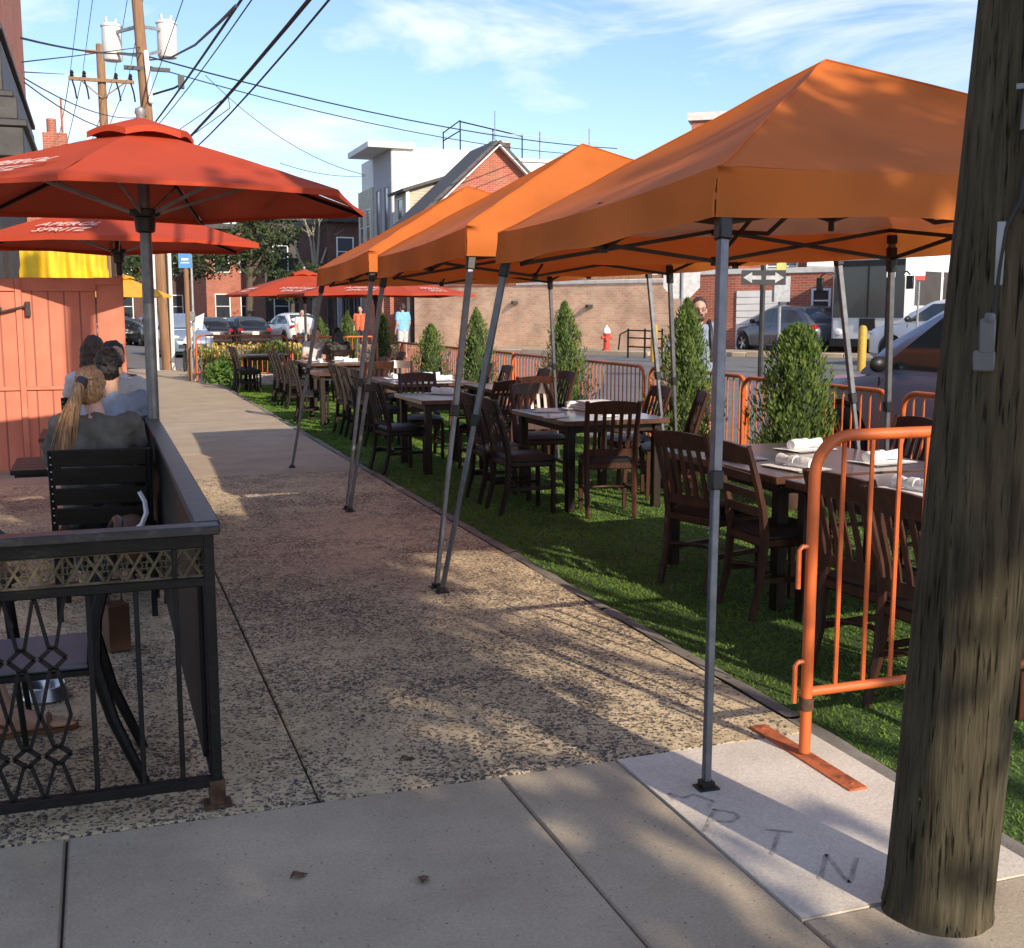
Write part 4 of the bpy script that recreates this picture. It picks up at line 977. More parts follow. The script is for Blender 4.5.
def person(loc,rotz,label,J,skin,shirt,pants,hair,hairstyle='short',sleeve=.55,legcover=.5,vox=.009,yaw=0,extras=None,group=None,shoes=None):
    """J: joint dict in local space, facing +Y"""
    d=dict(J); P=lambda k:Vector(d[k]); caps=[]
    pel=P('pel'); che=P('che'); nk=P('neck'); hd=P('head'); hr=Matrix.Rotation(yaw,3,'Z')
    for s in (-.075,.075): caps.append((pel+Vector((s,0,0)),.105,che+Vector((s*1.05,0,-.08)),.105)); caps.append((che+Vector((s*1.05,0,-.08)),.105,che+Vector((s*1.1,0,.06)),.088))
    caps.append((che+Vector((0,0,.08)),.07,nk,.052)); caps.append((nk,.052,hd-Vector((0,-.0,.05)),.05))
    def H(v): return hd+hr@Vector(v)
    caps+= [('e',H((0,0,.025)),(.076,.096,.10),hr),('e',H((0,.02,-.055)),(.056,.068,.062),hr),(H((0,.088,.015)),.010,H((0,.108,-.018)),.015),('e',H((-.077,-.005,-.01)),(.012,.022,.034),hr),('e',H((.077,-.005,-.01)),(.012,.022,.034),hr),(H((-.02,.078,-.062)),.010,H((.02,.078,-.062)),.010)]
    for s,k in ((-1,'l'),(1,'r')):
        sh,el,wr=P('sh'+k),P('el'+k),P('wr'+k); hp,kn,an,toe=P('hip'+k),P('kn'+k),P('an'+k),P('toe'+k)
        caps+= [(che+Vector((s*.08,0,.07)),.065,sh,.06),(sh,.058,el,.042),(el,.041,wr,.028)]
        fd=(wr-el).normalized(); pd=Vector(d.get('palm'+k,(-s,0,0)))
        pd=(pd-fd*pd.dot(fd)); pd=pd if pd.length>.1 else Vector((0,0,-1))
        caps+= hand_caps(wr,fd,pd,s)
        caps+= [(hp,.095,kn,.058),(kn,.056,an,.038),(an,.04,an+(toe-an)*.5+Vector((0,0,-.015)),.034)]
        fwd=Vector((toe.x-an.x,toe.y-an.y,0)).normalized(); sd=Vector((-fwd.y,fwd.x,0))
        caps+= [(an-fwd*.035-Vector((0,0,.045)),.034,toe-fwd*.04,.026)]
        for q in range(5): 
            o=sd*s*(.034-.017*q); caps.append((toe-fwd*.05+o,.017-.001*q,toe+fwd*(.03-.010*q)+o*1.05-Vector((0,0,.006)),.012-.0012*q))
    body=fuse('person',caps,skin,vox,loc=loc,rotz=rotz); tag(body,label,'person',group)
    g=.014; sc=[]
    for s in (-.075,.075): sc.append((pel+Vector((s,0,.0)),.105+g*1.6,che+Vector((s*1.05,0,-.08)),.105+g)); sc.append((che+Vector((s*1.05,0,-.08)),.105+g,che+Vector((s*1.1,0,.055)),.088+g))
    for s,k in ((-1,'l'),(1,'r')):
        sh,el,wr=P('sh'+k),P('el'+k),P('wr'+k); sc.append((che+Vector((s*.07,0,.06)),.07+g,sh,.06+g))
        if sleeve<=1: e=lerp(sh,el,sleeve); sc.append((sh,.06+g,e,.052+g+.004))
        else: sc+= [(sh,.06+g,el,.046+g),(el,.045+g,lerp(el,wr,sleeve-1),.034+g)]
    sc.append((che+Vector((0,0,.09)),.07+g*.6,lerp(che+Vector((0,0,.09)),nk,.35),.058+g*.6))
    fuse('shirt',sc,shirt,max(vox,.010),body,smooth=4,fold=.017)
    pc=[(pel+Vector((-.07,0,-.03)),.115,pel+Vector((.07,0,-.03)),.115),(pel+Vector((-.07,0,.05)),.112,pel+Vector((.07,0,.05)),.112)]
    for k in 'lr':
        hp,kn,an=P('hip'+k),P('kn'+k),P('an'+k)
        if legcover<=.5: pc.append((hp,.108,lerp(hp,kn,legcover*2),.085))
        else: pc+= [(hp,.108,kn,.074),(kn,.072,lerp(kn,an,legcover*2-1),.056)]
    fuse('trousers',pc,pants,max(vox,.010),body,smooth=4,fold=.012)
    hc=[('e',H((0,-.014,.043)),(.086,.100,.098),hr),('e',H((0,-.045,-.005)),(.080,.070,.075),hr)]
    if hairstyle=='long':
        for q in range(5): o=(q-2)*.03; hc.append((H((o,-.06,.02)),.045,H((o*1.7,-.095-.0*q,-.30)),.022))
        hc+= [(H((-.075,-.01,.02)),.022,H((-.09,-.02,-.2)),.014),(H((.075,-.01,.02)),.022,H((.09,-.02,-.2)),.014)]
    ho=fuse('hair',hc,hair,max(vox*.7,.006),body,smooth=2,fold=.012,freq=24)
    # keep the face clear: hair vertices in front are pulled back
    inv=hr.inverted()
    for v in ho.data.vertices:
        q=inv@(v.co-hd)
        lim=.062 if q.z>.085 else (.035+.3*max(0,q.z-.04) if q.z>.02 else .0)
        if q.y>lim and q.z<.10: q.y=lim+(q.y-lim)*.12; v.co=hd+hr@q
    if hairstyle=='pony':
        b=MB(); rgl=random.Random(3)
        fuse('pony_tail',[(H((-.01,-.105,.055)),.026,H((-.03,-.135,.03)),.034),(H((-.03,-.135,.03)),.034,H((-.062,-.155,-.10)),.043),(H((-.062,-.155,-.10)),.043,H((-.10,-.185,-.25)),.030),(H((-.10,-.185,-.25)),.030,H((-.13,-.20,-.38)),.012),(H((-.05,-.15,-.08)),.026,H((-.045,-.18,-.28)),.016),(H((-.045,-.18,-.28)),.016,H((-.05,-.195,-.38)),.006)],hair,.006,body,smooth=2)
        for q in range(44):
            o=Vector((rgl.uniform(-.05,.05),rgl.uniform(-.02,.01),0)); t=rgl.random()
            b.tube([H((-.03+o.x*.4,-.15,.02)),H((-.062+o.x*.9,-.192+o.y,-.10)),H((-.09+o.x*1.3,-.205+o.y,-.22)),H((-.11+o.x*1.7,-.215,-.31-.09*t))],[.0018,.0026,.0022,.0006],4)
        for q in range(14):
            x=-.075+.15*q/13; b.tube([H((x*.9,.02,.125-abs(x)*.5)),H((x,-.055,.115-abs(x)*.5)),H((x*.55-.005,-.108,.07))],[.003,.004,.003],4)
        b.build('hair_strands',hair,ho)
        b=MB(); b.tube([H((-.013,-.10,.066)),H((-.022,-.13,.036))],.034,10); b.build('hair_tie',M['cloth_dark'],ho)
    for s in (-1,1):
        b=MB(); b.ell(H((s*.031,.079,.012)),(.012,.008,.007),8,6); b.build('eye',M['cushion'],body)
    if shoes:
        for k in 'lr':
            an,toe=P('an'+k),P('toe'+k); fwd=Vector((toe.x-an.x,toe.y-an.y,0)).normalized()
            if shoes=='sandal':
                sd=Vector((-fwd.y,fwd.x,0)); s=-1 if k=='l' else 1; b=MB(); pts=[]
                out=[]
                for t,wd in ((-.30,.028),(-.2,.036),(.1,.036),(.5,.040),(.85,.048),(1.12,.042),(1.25,.022)):
                    out.append((t,wd))
                L_=(Vector((toe.x,toe.y,0))-Vector((an.x,an.y,0))).length; o0=Vector((an.x,an.y,0))
                poly=[(t*L_,w) for t,w in out]+[(t*L_,-w) for t,w in reversed(out)]
                b.prism(poly,lambda u,v,t:o0+fwd*u+sd*v+Vector((0,0,t)),.001,.018)
                p=toe-fwd*.055
                b.tube([p+sd*.046+Vector((0,0,-.015)),p+sd*.03+Vector((0,0,.022)),p+Vector((0,0,.030)),p-sd*.03+Vector((0,0,.022)),p-sd*.046+Vector((0,0,-.015))],.010,6)
                b.tube([an+sd*.042+Vector((0,0,-.05)),an+sd*.03-fwd*.045+Vector((0,0,-.02)),an-fwd*.06+Vector((0,0,-.015)),an-sd*.03-fwd*.045+Vector((0,0,-.02)),an-sd*.042+Vector((0,0,-.05))],.007,6)
                b.build('sandal',M['leather'],body)
            else: fuse('shoe',[(an+Vector((0,0,-.05))-fwd*.03,.046,toe,.042)],shoes,.012,body)
    if extras: extras(body,H,P)
    return body
STAND=dict(pel=(0,0,.96),che=(0,0,1.33),neck=(0,.005,1.50),head=(0,.02,1.625),shl=(-.185,0,1.43),shr=(.185,0,1.43),ell=(-.235,-.03,1.14),elr=(.235,-.03,1.14),wrl=(-.235,.07,.89),wrr=(.235,.07,.89),hipl=(-.09,0,.93),hipr=(.09,0,.93),knl=(-.10,.02,.51),knr=(.10,.02,.51),anl=(-.105,-.01,.085),anr=(.105,-.01,.085),toel=(-.13,.155,.03),toer=(.13,.155,.03))
SIT=dict(pel=(0,-.02,.56),che=(0,.0,.93),neck=(0,.02,1.10),head=(0,.045,1.225),shl=(-.185,.01,1.03),shr=(.185,.01,1.03),ell=(-.25,.13,.80),elr=(.25,.13,.80),wrl=(-.13,.33,.79),wrr=(.13,.33,.79),palml=(0,0,-1),palmr=(0,0,-1),hipl=(-.095,.02,.53),hipr=(.095,.02,.53),knl=(-.12,.44,.52),knr=(.12,.44,.52),anl=(-.12,.40,.085),anr=(.12,.40,.085),toel=(-.14,.56,.03),toer=(.14,.56,.03))
def mod(J,**k): d=dict(J); d.update(k); return d
PT='people seated on the terrace'
person((-.03,6.52,0),R(-2),'seated woman with a long blond ponytail and olive-grey top, her back to us',mod(SIT,head=(-.02,.10,1.215),neck=(0,.04,1.10)),M['skin_light'],M['cloth_olive'],M['cloth_dark'],M['hair_blond'],'pony',sleeve=.8,legcover=.9,vox=.008,yaw=R(-14),shoes=M['cloth_dark'],group=PT).scale=(.93,.96,.97)
person((.06,7.83,0),R(-3),'man with short dark hair in a pale shirt, seated directly beyond the blond woman',mod(SIT,head=(0,.08,1.235)),M['skin'],M['cloth_pale'],M['cloth_dark'],M['hair_black'],'short',sleeve=.6,legcover=.9,vox=.010,yaw=R(-18),shoes=M['cloth_dark'],group=PT)
person((.11,9.55,0),R(165),'person with black hair and a white top facing us at the terrace table',mod(SIT,head=(-.02,.06,1.245),elr=(.20,.22,.86),wrr=(.05,.24,1.02),ell=(-.30,.13,.80)),M['skin'],M['cloth_white'],M['cloth_dark'],M['hair_black'],'short',sleeve=.5,legcover=.9,vox=.011,yaw=R(30),shoes=M['cloth_dark'],group=PT)
person((-.02,10.35,0),R(-8),'person with long dark brown hair, farthest of those seated before the coral gate',mod(SIT,head=(-.02,.06,1.27),neck=(0,.02,1.13)),M['skin'],M['cloth_white'],M['cloth_dark'],M['hair_brown'],'long',sleeve=.5,legcover=.9,vox=.011,shoes=M['cloth_dark'],group=PT)
slat_chair((.06,9.62,0),R(166),'black slat-backed chair under the person with black hair and white top')
slat_chair((-.02,10.30,0),R(-8),'black slat-backed chair nearest the coral gate')
# only a sandalled foot and shin of this one reach into the frame
person((-1.05,4.60,0),R(-90),'person with a bare sandalled foot stretched in from the left edge, behind the railing diamonds',mod(SIT,knl=(-.14,.46,.53),anl=(.0,.66,.085),toel=(-.02,.86,.035),knr=(.12,.44,.52),anr=(.14,.42,.085),toer=(.15,.58,.03)),M['skin'],M['cloth_white'],M['cloth_dark'],M['hair_brown'],'short',sleeve=.5,legcover=.42,vox=.008,shoes='sandal')
slat_chair((-1.05,4.54,0),R(-90),'black slat-backed chair outside the left edge under the sandalled person')
# couple at the far table
person((3.95,22.15,TZ),R(172),'person in a white shirt seated facing us at the far white table',SIT,M['skin_light'],M['cloth_white'],M['cloth_dark'],M['hair_brown'],'short',vox=.014,sleeve=.5,legcover=.9)
person((4.28,21.75,TZ),R(10),'woman with long dark hair seated with her back to us at the far white table',SIT,M['skin_light'],M['hair_black'],M['cloth_dark'],M['hair_black'],'long',vox=.014,sleeve=.5,legcover=.9)
chair(3.97,22.2,172,'slatted chair under the person in the white shirt at the far white table',style='slat'); chair(4.28,21.72,10,'dark slatted chair under the woman with long dark hair',style='dark')
def pack(body,H,P):
    b=MB()
    for s in (-1,1): b.tube([(s*.11,-.10,1.47),(s*.115,.0,1.515),(s*.12,.10,1.42),(s*.125,.128,1.28),(s*.13,.105,1.1),(s*.14,-.06,1.0)],.020,6)
    b.build('backpack_strap',M['cushion'],body)
    b=MB(); b.box((0,-.20,1.26),(.30,.14,.44)); b.build('backpack',M['cloth_dark'],body,bevel=.04)
    b=MB(); 
    for s in (-1,1): b.tube([H((s*.034+.021*math.cos(a),.098,.012+.017*math.sin(a))) for a in [k*PI/4 for k in range(8)]],.003,4,closed=True,caps=False)
    b.tube([H((-.013,.1,.015)),H((.013,.1,.015))],.003,4); b.build('spectacles',M['cushion'],body)
    fuse('beard',[('e',H((0,.036,-.085)),(.055,.060,.045)),(H((-.03,.083,-.044)),.010,H((.03,.083,-.044)),.010)],M['hair_brown'],.007,body)
person((6.36,11.55,gz(6.4)),R(160),'man in white shirt, spectacles and dark backpack strap walking behind the tall potted tree',mod(STAND,knl=(-.1,.10,.52),anl=(-.1,.12,.09),toel=(-.11,.29,.035),anr=(.105,-.14,.11),toer=(.12,.02,.03),elr=(.30,.05,1.20),wrr=(.36,.2,1.02)),M['skin'],M['cloth_pale'],M['cloth_dark'],M['hair_brown'],'short',sleeve=.95,legcover=.55,vox=.009,extras=pack,shoes=M['cloth_dark']).scale=(1.06,1.06,1.06)
person((9.35,36.6,gz(9.3)),R(20),'man in a sky-blue shirt and white shorts standing before the dark shop fronts',STAND,M['skin'],M['cloth_blue'],M['cloth_white'],M['hair_brown'],'short',sleeve=.6,legcover=.42,vox=.016,shoes=M['cloth_dark']).scale=(1.03,)*3
person((8.7,40.0,gz(8.7)),R(150),'person in an orange-red top standing under the edge of the red umbrellas',STAND,M['skin'],M['cloth_red'],M['cloth_dark'],M['hair_brown'],'short',sleeve=.6,legcover=.9,vox=.018,shoes=M['cloth_dark'])
person((6.9,41.5,gz(6.9)),R(190),'person in a pale top walking past dark shops, left of the orange-red one',STAND,M['skin'],M['cloth_white'],M['cloth_dark'],M['hair_black'],'short',sleeve=.6,legcover=.9,vox=.018,shoes=M['cloth_dark'])
person((22.3,33.2,gz(22)+.5),R(120),'person in an orange-red top standing behind the grey hatchback',STAND,M['skin'],M['cloth_red'],M['cloth_dark'],M['hair_black'],'short',sleeve=.6,legcover=.9,vox=.016,yaw=R(20),shoes=M['cloth_dark'])

# ------------------------------------------------------------------ vehicles
def make_car(name,kind,pnt,L=4.4,Wd=1.8,Hh=1.48,det=True):
    """front towards +Y, origin at the middle of the wheelbase on the ground"""
    root=empty(name); hw=Wd/2; gc=.19
    fr=L/2; rr=-L/2; wb=L*.30; wr_=.325 if kind!='suv' else .36; hood=.86 if kind!='suv' else 1.02; belt=.94 if kind!='suv' else 1.06
    if kind=='suv': hood=1.0
    # lower body: stations along y with (half width, z low, z top)
    st=[(fr,.62,.36,.58),(fr-.05,.78,.26,.70),(fr-.22,.90,.22,hood-.10),(fr-.55,.975,.20,hood-.03),(fr-1.05,1,.20,hood+.02),(fr-1.35,1,.20,belt),(0,1,.20,belt+.01),(rr+1.2,1,.20,belt+.03),(rr+.5,.985,.22,belt+.04),(rr+.18,.95,.26,belt+.02),(rr+.05,.88,.32,belt-.06),(rr,.80,.40,belt-.16)]
    b=MB(); ring=[]
    for y,w_,zl,zt in st:
        W2=hw*w_; zm=(zl+zt)/2
        pr=[(-W2*.90,zl),(-W2*.985,zl+.10*(zt-zl)),(-W2,zm),(-W2*.985,zt-.16*(zt-zl)),(-W2*.94,zt-.03),(-W2*.80,zt+.004),(-W2*.35,zt+.018),(W2*.35,zt+.018),(W2*.80,zt+.004),(W2*.94,zt-.03),(W2*.985,zt-.16*(zt-zl)),(W2,zm),(W2*.985,zl+.10*(zt-zl)),(W2*.90,zl)]
        ring.append([(x,y,z) for x,z in pr])
    n=len(ring[0]); vs=[p for r in ring for p in r]; fs=[(i*n+k,i*n+(k+1)%n,(i+1)*n+(k+1)%n,(i+1)*n+k) for i in range(len(ring)-1) for k in range(n)]
    fs+= [tuple(range(n)),tuple((len(ring)-1)*n+k for k in reversed(range(n)))]
    b.add(vs,fs); body=b.build('body',pnt,root,angle=45)
    cut=MB()
    for sy in (wb,-wb): 
        for sx in (-1,1): cut.lathe([(wr_+.055,-.16),(wr_+.055,.16)],(sx*hw,sy,wr_),28,Matrix.Rotation(PI/2,3,'Y'))
    co=cut.build('cut',M['black_plastic']); bo=body.modifiers.new('b','BOOLEAN'); bo.object=co; bo.operation='DIFFERENCE'; bo.solver='EXACT'
    dg=bpy.context.evaluated_depsgraph_get(); dg.update(); nm=bpy.data.meshes.new_from_object(body.evaluated_get(dg)); body.modifiers.clear(); body.data=nm; bpy.data.objects.remove(co)
    nm.shade_smooth(); nm.set_sharp_from_angle(angle=R(40))
    # greenhouse
    f0=fr-1.12; f1=fr-1.95; 
    if kind=='sedan': r1=rr+1.35; r0=rr+.62
    elif kind=='hatch': r1=rr+.72; r0=rr+.16
    else: r1=rr+.55; r0=rr+.10
    zb=belt-.01; tum=.20
    def wid(z): return hw*.93-(z-zb)*tum/(Hh-zb)*.75-max(0,z-Hh+.12)*.35
    sec=[(f0,zb+.01),(f0-.28,zb+(Hh-zb)*.45),(f1,Hh-.06),(f1-.35,Hh-.012),((f1+r1)/2,Hh),(r1+.25,Hh-.03),(r1,Hh-.085),((r1+r0)/2,zb+(Hh-zb)*.48),(r0,zb+.02)]
    b=MB(); ring=[]
    for y,zt in sec:
        pr=[]
        for t in (0,.5,.86,.96,1.0): z=zb-.03+(zt-zb+.03)*t; pr.append((-(wid(z)-(.0 if t<.9 else (.05 if t<1 else .14))),z))
        pr.append((-.25,zt+.012)); pr+= [(-x,z) for x,z in reversed(pr)]
        ring.append([(x,y,z) for x,z in pr])
    n=len(ring[0]); vs=[p for r in ring for p in r]; fs=[(i*n+k,i*n+(k+1)%n,(i+1)*n+(k+1)%n,(i+1)*n+k) for i in range(len(ring)-1) for k in range(n)]
    fs+= [tuple(range(n)),tuple((len(ring)-1)*n+k for k in reversed(range(n)))]
    b.add(vs,fs); b.build('cabin',pnt,root,angle=50)
    def yfront(z): t=(z-zb)/(Hh-.06-zb); return f0+(f1-f0)*t
    def yrear(z): t=(z-zb)/(Hh-.085-zb); return r0+(r1-r0)*t
    zt=Hh-.13; zl=zb+.035; mid=-.12
    for s in (-1,1):
        for y0,y1,nm_ in ((yfront(zl)-.16,mid,'front'),(mid-.07,yrear(zl)+.34,'rear')):
            if nm_=='front': poly=[(y1,zl),(y0,zl),(yfront(zl+.06)-.20,zl+.06),(yfront(zt)-.20,zt),(y1,zt+.015)]
            else: poly=[(y1,zl+.03),(y0,zl),(y0,zt+.012),(yrear(zt)+.34,zt-.02),(y1+.02,zl+.12)]
            b=MB(); b.prism(poly,lambda u,v,t,s=s:(s*(wid(v)+t),u,v),-.015,.006); b.build('side_window',M['glass'],root)
    b=MB(); b.grid(lambda u,v:((2*u-1)*(wid(zl+(zt+.05-zl)*v)-.10),yfront(zl+(zt+.05-zl)*v)+.012+.10*(1-(2*u-1)**2)*(1-v)*.4+.006,zl+(zt+.05-zl)*v+.008),8,4); b.build('windshield',M['glass'],root)
    zr=Hh-.15; b=MB(); b.grid(lambda u,v:((2*u-1)*(wid(zl+(zr-zl)*v)-.11),yrear(zl+.05+(zr-zl)*v)-.022,zl+.06+(zr-zl)*v),8,4); b.build('rear_window',M['glass'],root)
    for sy in (wb,-wb):
        for sx in (-1,1):
            wh=empty('wheel'); wh.parent=root; wh.location=(sx*(hw-.10),sy,wr_); Rm=Matrix.Rotation(PI/2,3,'Y')
            b=MB(); b.lathe([(wr_*.62,-.095),(wr_*.9,-.105),(wr_*.985,-.08),(wr_,-.05),(wr_,.05),(wr_*.985,.08),(wr_*.9,.105),(wr_*.62,.095)],(0,0,0),28,Rm,caps=False); b.build('tyre',M['tyre'],wh,angle=60)
            b=MB(); b.lathe([(wr_*.63,-.095),(wr_*.63,.095)],(0,0,0),24,Rm,caps=False); b.lathe([(.001,.055),(wr_*.14,.06),(wr_*.16,.03),(.001,.02)],(0,0,0),14,Rm if sx>0 else Matrix.Rotation(-PI/2,3,'Y'),caps=False)
            for k in range(5):
                a=2*PI*k/5; d=Vector((0,math.cos(a),math.sin(a))); t=Vector((0,-math.sin(a),math.cos(a)))
                b.bar(d*wr_*.1+Vector((sx*.05,0,0))+t*.012,d*wr_*.62+Vector((sx*.07,0,0))+t*.03,.02,.028,up=(1,0,0)); b.bar(d*wr_*.1+Vector((sx*.05,0,0))-t*.012,d*wr_*.62+Vector((sx*.07,0,0))-t*.03,.02,.028,up=(1,0,0))
            b.build('rim',M['alu'],wh)
            b=MB(); b.lathe([(.001,-.03),(wr_*.6,-.03),(wr_*.6,-.02),(.001,-.02)],(0,0,0),18,Rm); b.build('brake_disc',M['black_plastic'],wh)
    for s in (-1,1):
        b=MB(); b.ell((s*hw*.70,fr-.20,hood-.22),(.20,.14,.075),12,8); b.build('headlight',M['lamp_clear'],root)
        b=MB(); b.box((s*hw*.80,rr+.085,belt-.10),(.26,.13,.16)); b.build('taillight',M['lamp_red'],root,bevel=.04)
        mr=MB(); mr.ell((s*(hw+.06),f0-.38,belt+.07),(.10,.06,.075),10,8); mr.bar((s*(hw-.08),f0-.36,belt+.02),(s*(hw+.02),f0-.38,belt+.05),.05,.04); mr.build('mirror',M['black_plastic'],root)
        for y in (mid-.03,mid-1.0):
            b=MB(); b.box((s*(hw*.985),y+.12,belt-.12),(.03,.17,.024)); b.build('door_handle',pnt,root,bevel=.006)
        b=MB()
        for y in (f0-.30,mid-.035,mid-1.05): b.bar((s*hw*.994,y,.34),(s*hw*.978,y,belt-.05),.008,.012)
        b.bar((s*hw*.985,f0-.3,.33),(s*hw*.985,mid-1.05,.33),.008,.012); b.build('door_seam',M['black_plastic'],root)
    b=MB(); b.box((0,fr-.015,.44),(Wd*.62,.06,.16)); b.build('grille',M['black_plastic'],root,bevel=.02)
    b=MB(); b.box((0,rr-.005,.40),(Wd*.86,.10,.14)); b.build('rear_bumper',M['black_plastic'],root,bevel=.03)
    b=MB(); b.box((0,rr-.012,.70),(.32,.02,.15)); b.build('licence_plate',M['plate_metal'],root,bevel=.003)
    b=MB(); b.box((0,0,.24),(Wd*.80,L*.80,.16)); b.build('underbody',M['black_plastic'],root)
    return root
def put(c,x,y,rz,label,group=None,z=None): c.location=(x,y,gz(x) if z is None else z); c.rotation_euler=(0,0,rz); return tag(c,label,'car',group)
hd_=math.atan2(-WD.x,WD.y)      # street direction past the brick wall
sv=make_car('parked_car','suv',M['paint_silver'],4.55,1.86,1.70); 
for o_ in kids(sv):
    if o_.name.split('.')[0]=='side_window': o_.data.materials[0]=M['glass_car']
put(sv,7.62,7.92,R(3),'silver-blue crossover parked right behind the orange barricades')
st_=MB(); st_.tube([Vector((-.42,.42,1.13))+Vector((.18*math.cos(a),-.06*math.sin(a),.17*math.sin(a))) for a in [k*PI/8 for k in range(16)]],.014,6,closed=True,caps=False); 
hc=make_car('parked_car','hatch',M['paint_grey'],4.36,1.82,1.50); put(hc,20.5,31.3,R(4),'dark grey hatchback parked across the street, seen from its rear left')
s2=make_car('parked_car','suv',M['paint_dgrey'],4.5,1.8,1.62); put(s2,20.6,36.4,R(4),'maroon-grey crossover behind the dark grey hatchback')
wh_=make_car('parked_car','hatch',M['paint_white'],4.0,1.72,1.50); put(wh_,9.0,57.6,R(14),'white hatchback seen from behind, far down the street')
sl=make_car('parked_car','suv',M['paint_silver'],4.5,1.8,1.66); put(sl,3.0,47.2,R(190),'silver car facing us far down the street, beside the wooden pole')
bk=make_car('parked_car','hatch',M['paint_black'],4.2,1.75,1.48)
CGp='dark cars parked in a row far down the street'
put(bk,6.6,57.5,R(12),'dark car with red tail lights beside the white hatchback',CGp)
for x,y,rz,l in ((4.9,57.8,10,'dark car with red tail lights, second from the white hatchback'),(4.6,64,14,'dark car farther back between the first dark pair'),(2.6,63,12,'dark car near the white arrow board'),(.9,66,14,'dark car at the far left end of the row')): clone(bk,(x,y,gz(x)),R(rz),l,CGp)
wc=make_car('parked_car','suv',M['paint_white'],4.6,1.85,1.62); put(wc,19.6,22.6,R(10),'white car beyond the silver crossover, in front of the bus',z=.30)
# bus
bs=empty('city_bus',(20.6,27.6,.30),R(112),'white city bus with a big dark windscreen coming from the side street','bus')
BL,BW,BH=10.5,2.5,2.95
b=MB(); b.box((0,-BL/2,BH/2+.17),(BW,BL,BH-.34)); b.build('body',M['bus_white'],bs,bevel=.14)
b=MB(); b.box((0,.012,1.95),(BW-.26,.03,1.62)); b.build('windshield',M['glass_far'],bs,bevel=.01)
b=MB(); b.box((0,.025,1.95),(.05,.03,1.62)); b.box((0,.02,2.66),(BW-.3,.03,.16)); b.build('windshield_pillar',M['black_plastic'],bs)
for s in (-1,1):
    for k in range(6):
        b=MB(); b.box((s*(BW/2+.004),-1.0-k*1.55,1.95),(.02,1.42,.95)); b.build('side_window',M['glass'],bs,bevel=.01)
    b=MB(); b.ell((s*.95,.02,.72),(.16,.05,.11)); b.build('headlight',M['lamp_clear'],bs)
    b=MB(); b.tube([(s*1.1,.0,2.4),(s*1.3,.25,2.4),(s*1.42,.28,2.3)],.025,6); b.box((s*1.42,.28,2.1),(.20,.08,.36)); b.build('mirror',M['black_plastic'],bs,bevel=.02)
    for y in (-2.4,-8.2):
        wh=empty('wheel'); wh.parent=bs; wh.location=(s*(BW/2-.13),y,.48); Rm=Matrix.Rotation(PI/2,3,'Y')
        b=MB(); b.lathe([(.28,-.13),(.47,-.13),(.48,0),(.47,.14),(.28,.14)],(0,0,0),24,Rm,caps=False); b.build('tyre',M['tyre'],wh); b=MB(); b.lathe([(.001,-.05),(.28,-.05),(.28,.14),(.22,.08),(.001,.06)],(0,0,0),18,Rm); b.build('rim',M['alu'],wh)
b=MB(); b.box((0,.012,.95),(.52,.03,.34)); b.build('front_badge_panel',M['black_plastic'],bs,bevel=.02)
b=MB(); b.box((0,.02,.42),(BW-.12,.10,.24)); b.build('bumper',M['black_plastic'],bs,bevel=.03)
b=MB(); b.box((0,-5,BH+.02),(1.6,3.2,.26)); b.build('roof_unit',M['bus_white'],bs,bevel=.06)
# ------------------------------------------------------------------ utility pole in the foreground
pb=Vector((2.065,2.36,0)); pq=at(1036,0,2.77); pdir=(pq-pb).normalized()
up_=empty('utility_pole',pb,0,'thick weathered wooden utility pole at the right edge with grey conduits','utility pole'); 
b=MB(); n=72; m_=26
ptsr=[(0,.146),(.03,.141),(.15,.139),(.3,.1385),(.45,.138),(.6,.138),(.8,.138),(1.0,.138),(1.2,.138),(2,.135),(3,.130),(5,.125),(8.5,.115)]
vs=[];
for t,r in ptsr:
    for k in range(n):
        a=2*PI*k/n; rr=r*(1-.016*max(0,math.sin(a*5+1.3+.15*t))**14-.014*max(0,math.sin(a*3+4.1-.1*t))**18+.025*mnoise.noise(Vector((math.cos(a)*1.5,math.sin(a)*1.5,t*.5)))+.012*math.sin(a*7+t*.3))
        vs.append(pdir*t+Vector((math.cos(a)*rr,math.sin(a)*rr,0)))
fs=[(i*n+k,i*n+(k+1)%n,(i+1)*n+(k+1)%n,(i+1)*n+k) for i in range(len(ptsr)-1) for k in range(n)]+[tuple((len(ptsr)-1)*n+k for k in range(n))]
b.add(vs,fs); b.build('trunk',M['pole_wood'],up_,angle=60)
vw=(EYE-pb-pdir*2); vw.z=0; vw.normalize(); rt=Vector((-vw.y,vw.x,0))*1.0     # towards viewer, and to the right seen from the camera
rt=rt if (CM.transposed()@rt).x>0 else -rt
def on_pole(t,ang,off=0):
    r=.134+off; return pdir*t+vw*math.cos(ang)*r+rt*math.sin(ang)*r
b=MB(); b.tube([on_pole(t,R(8),.022) for t in (2.02,2.6,3.2,5,8)],.021,10); b.tube([on_pole(2.02,R(8),.022),on_pole(2.14,R(8),.022)],.026,12); b.build('conduit',M['grey_pvc'],up_)
b=MB(); b.tube([on_pole(t,R(48),.018) for t in (1.93,2.6,3.2,5,8)],.018,10); b.tube([on_pole(1.92,R(48),.018),on_pole(2.04,R(48),.018)],.024,12); b.build('conduit',M['grey_pvc'],up_)
b=MB(); b.box(on_pole(2.12,R(8),.024),(.085,.016,.012),Matrix((rt,vw,Vector((0,0,1)))).transposed()); b.build('conduit_strap',M['galv'],up_)
b=MB(); b.tube([on_pole(t,R(a),.006) for t,a in ((2.0,10),(1.86,6),(1.80,-4),(1.70,-6),(1.58,-6))],.006,6); b.tube([on_pole(1.95,R(44),.006),on_pole(1.86,R(34),.006),on_pole(1.82,R(20),.006),on_pole(1.84,R(10),.006)],.006,6); b.build('ground_wire',M['wire'],up_)
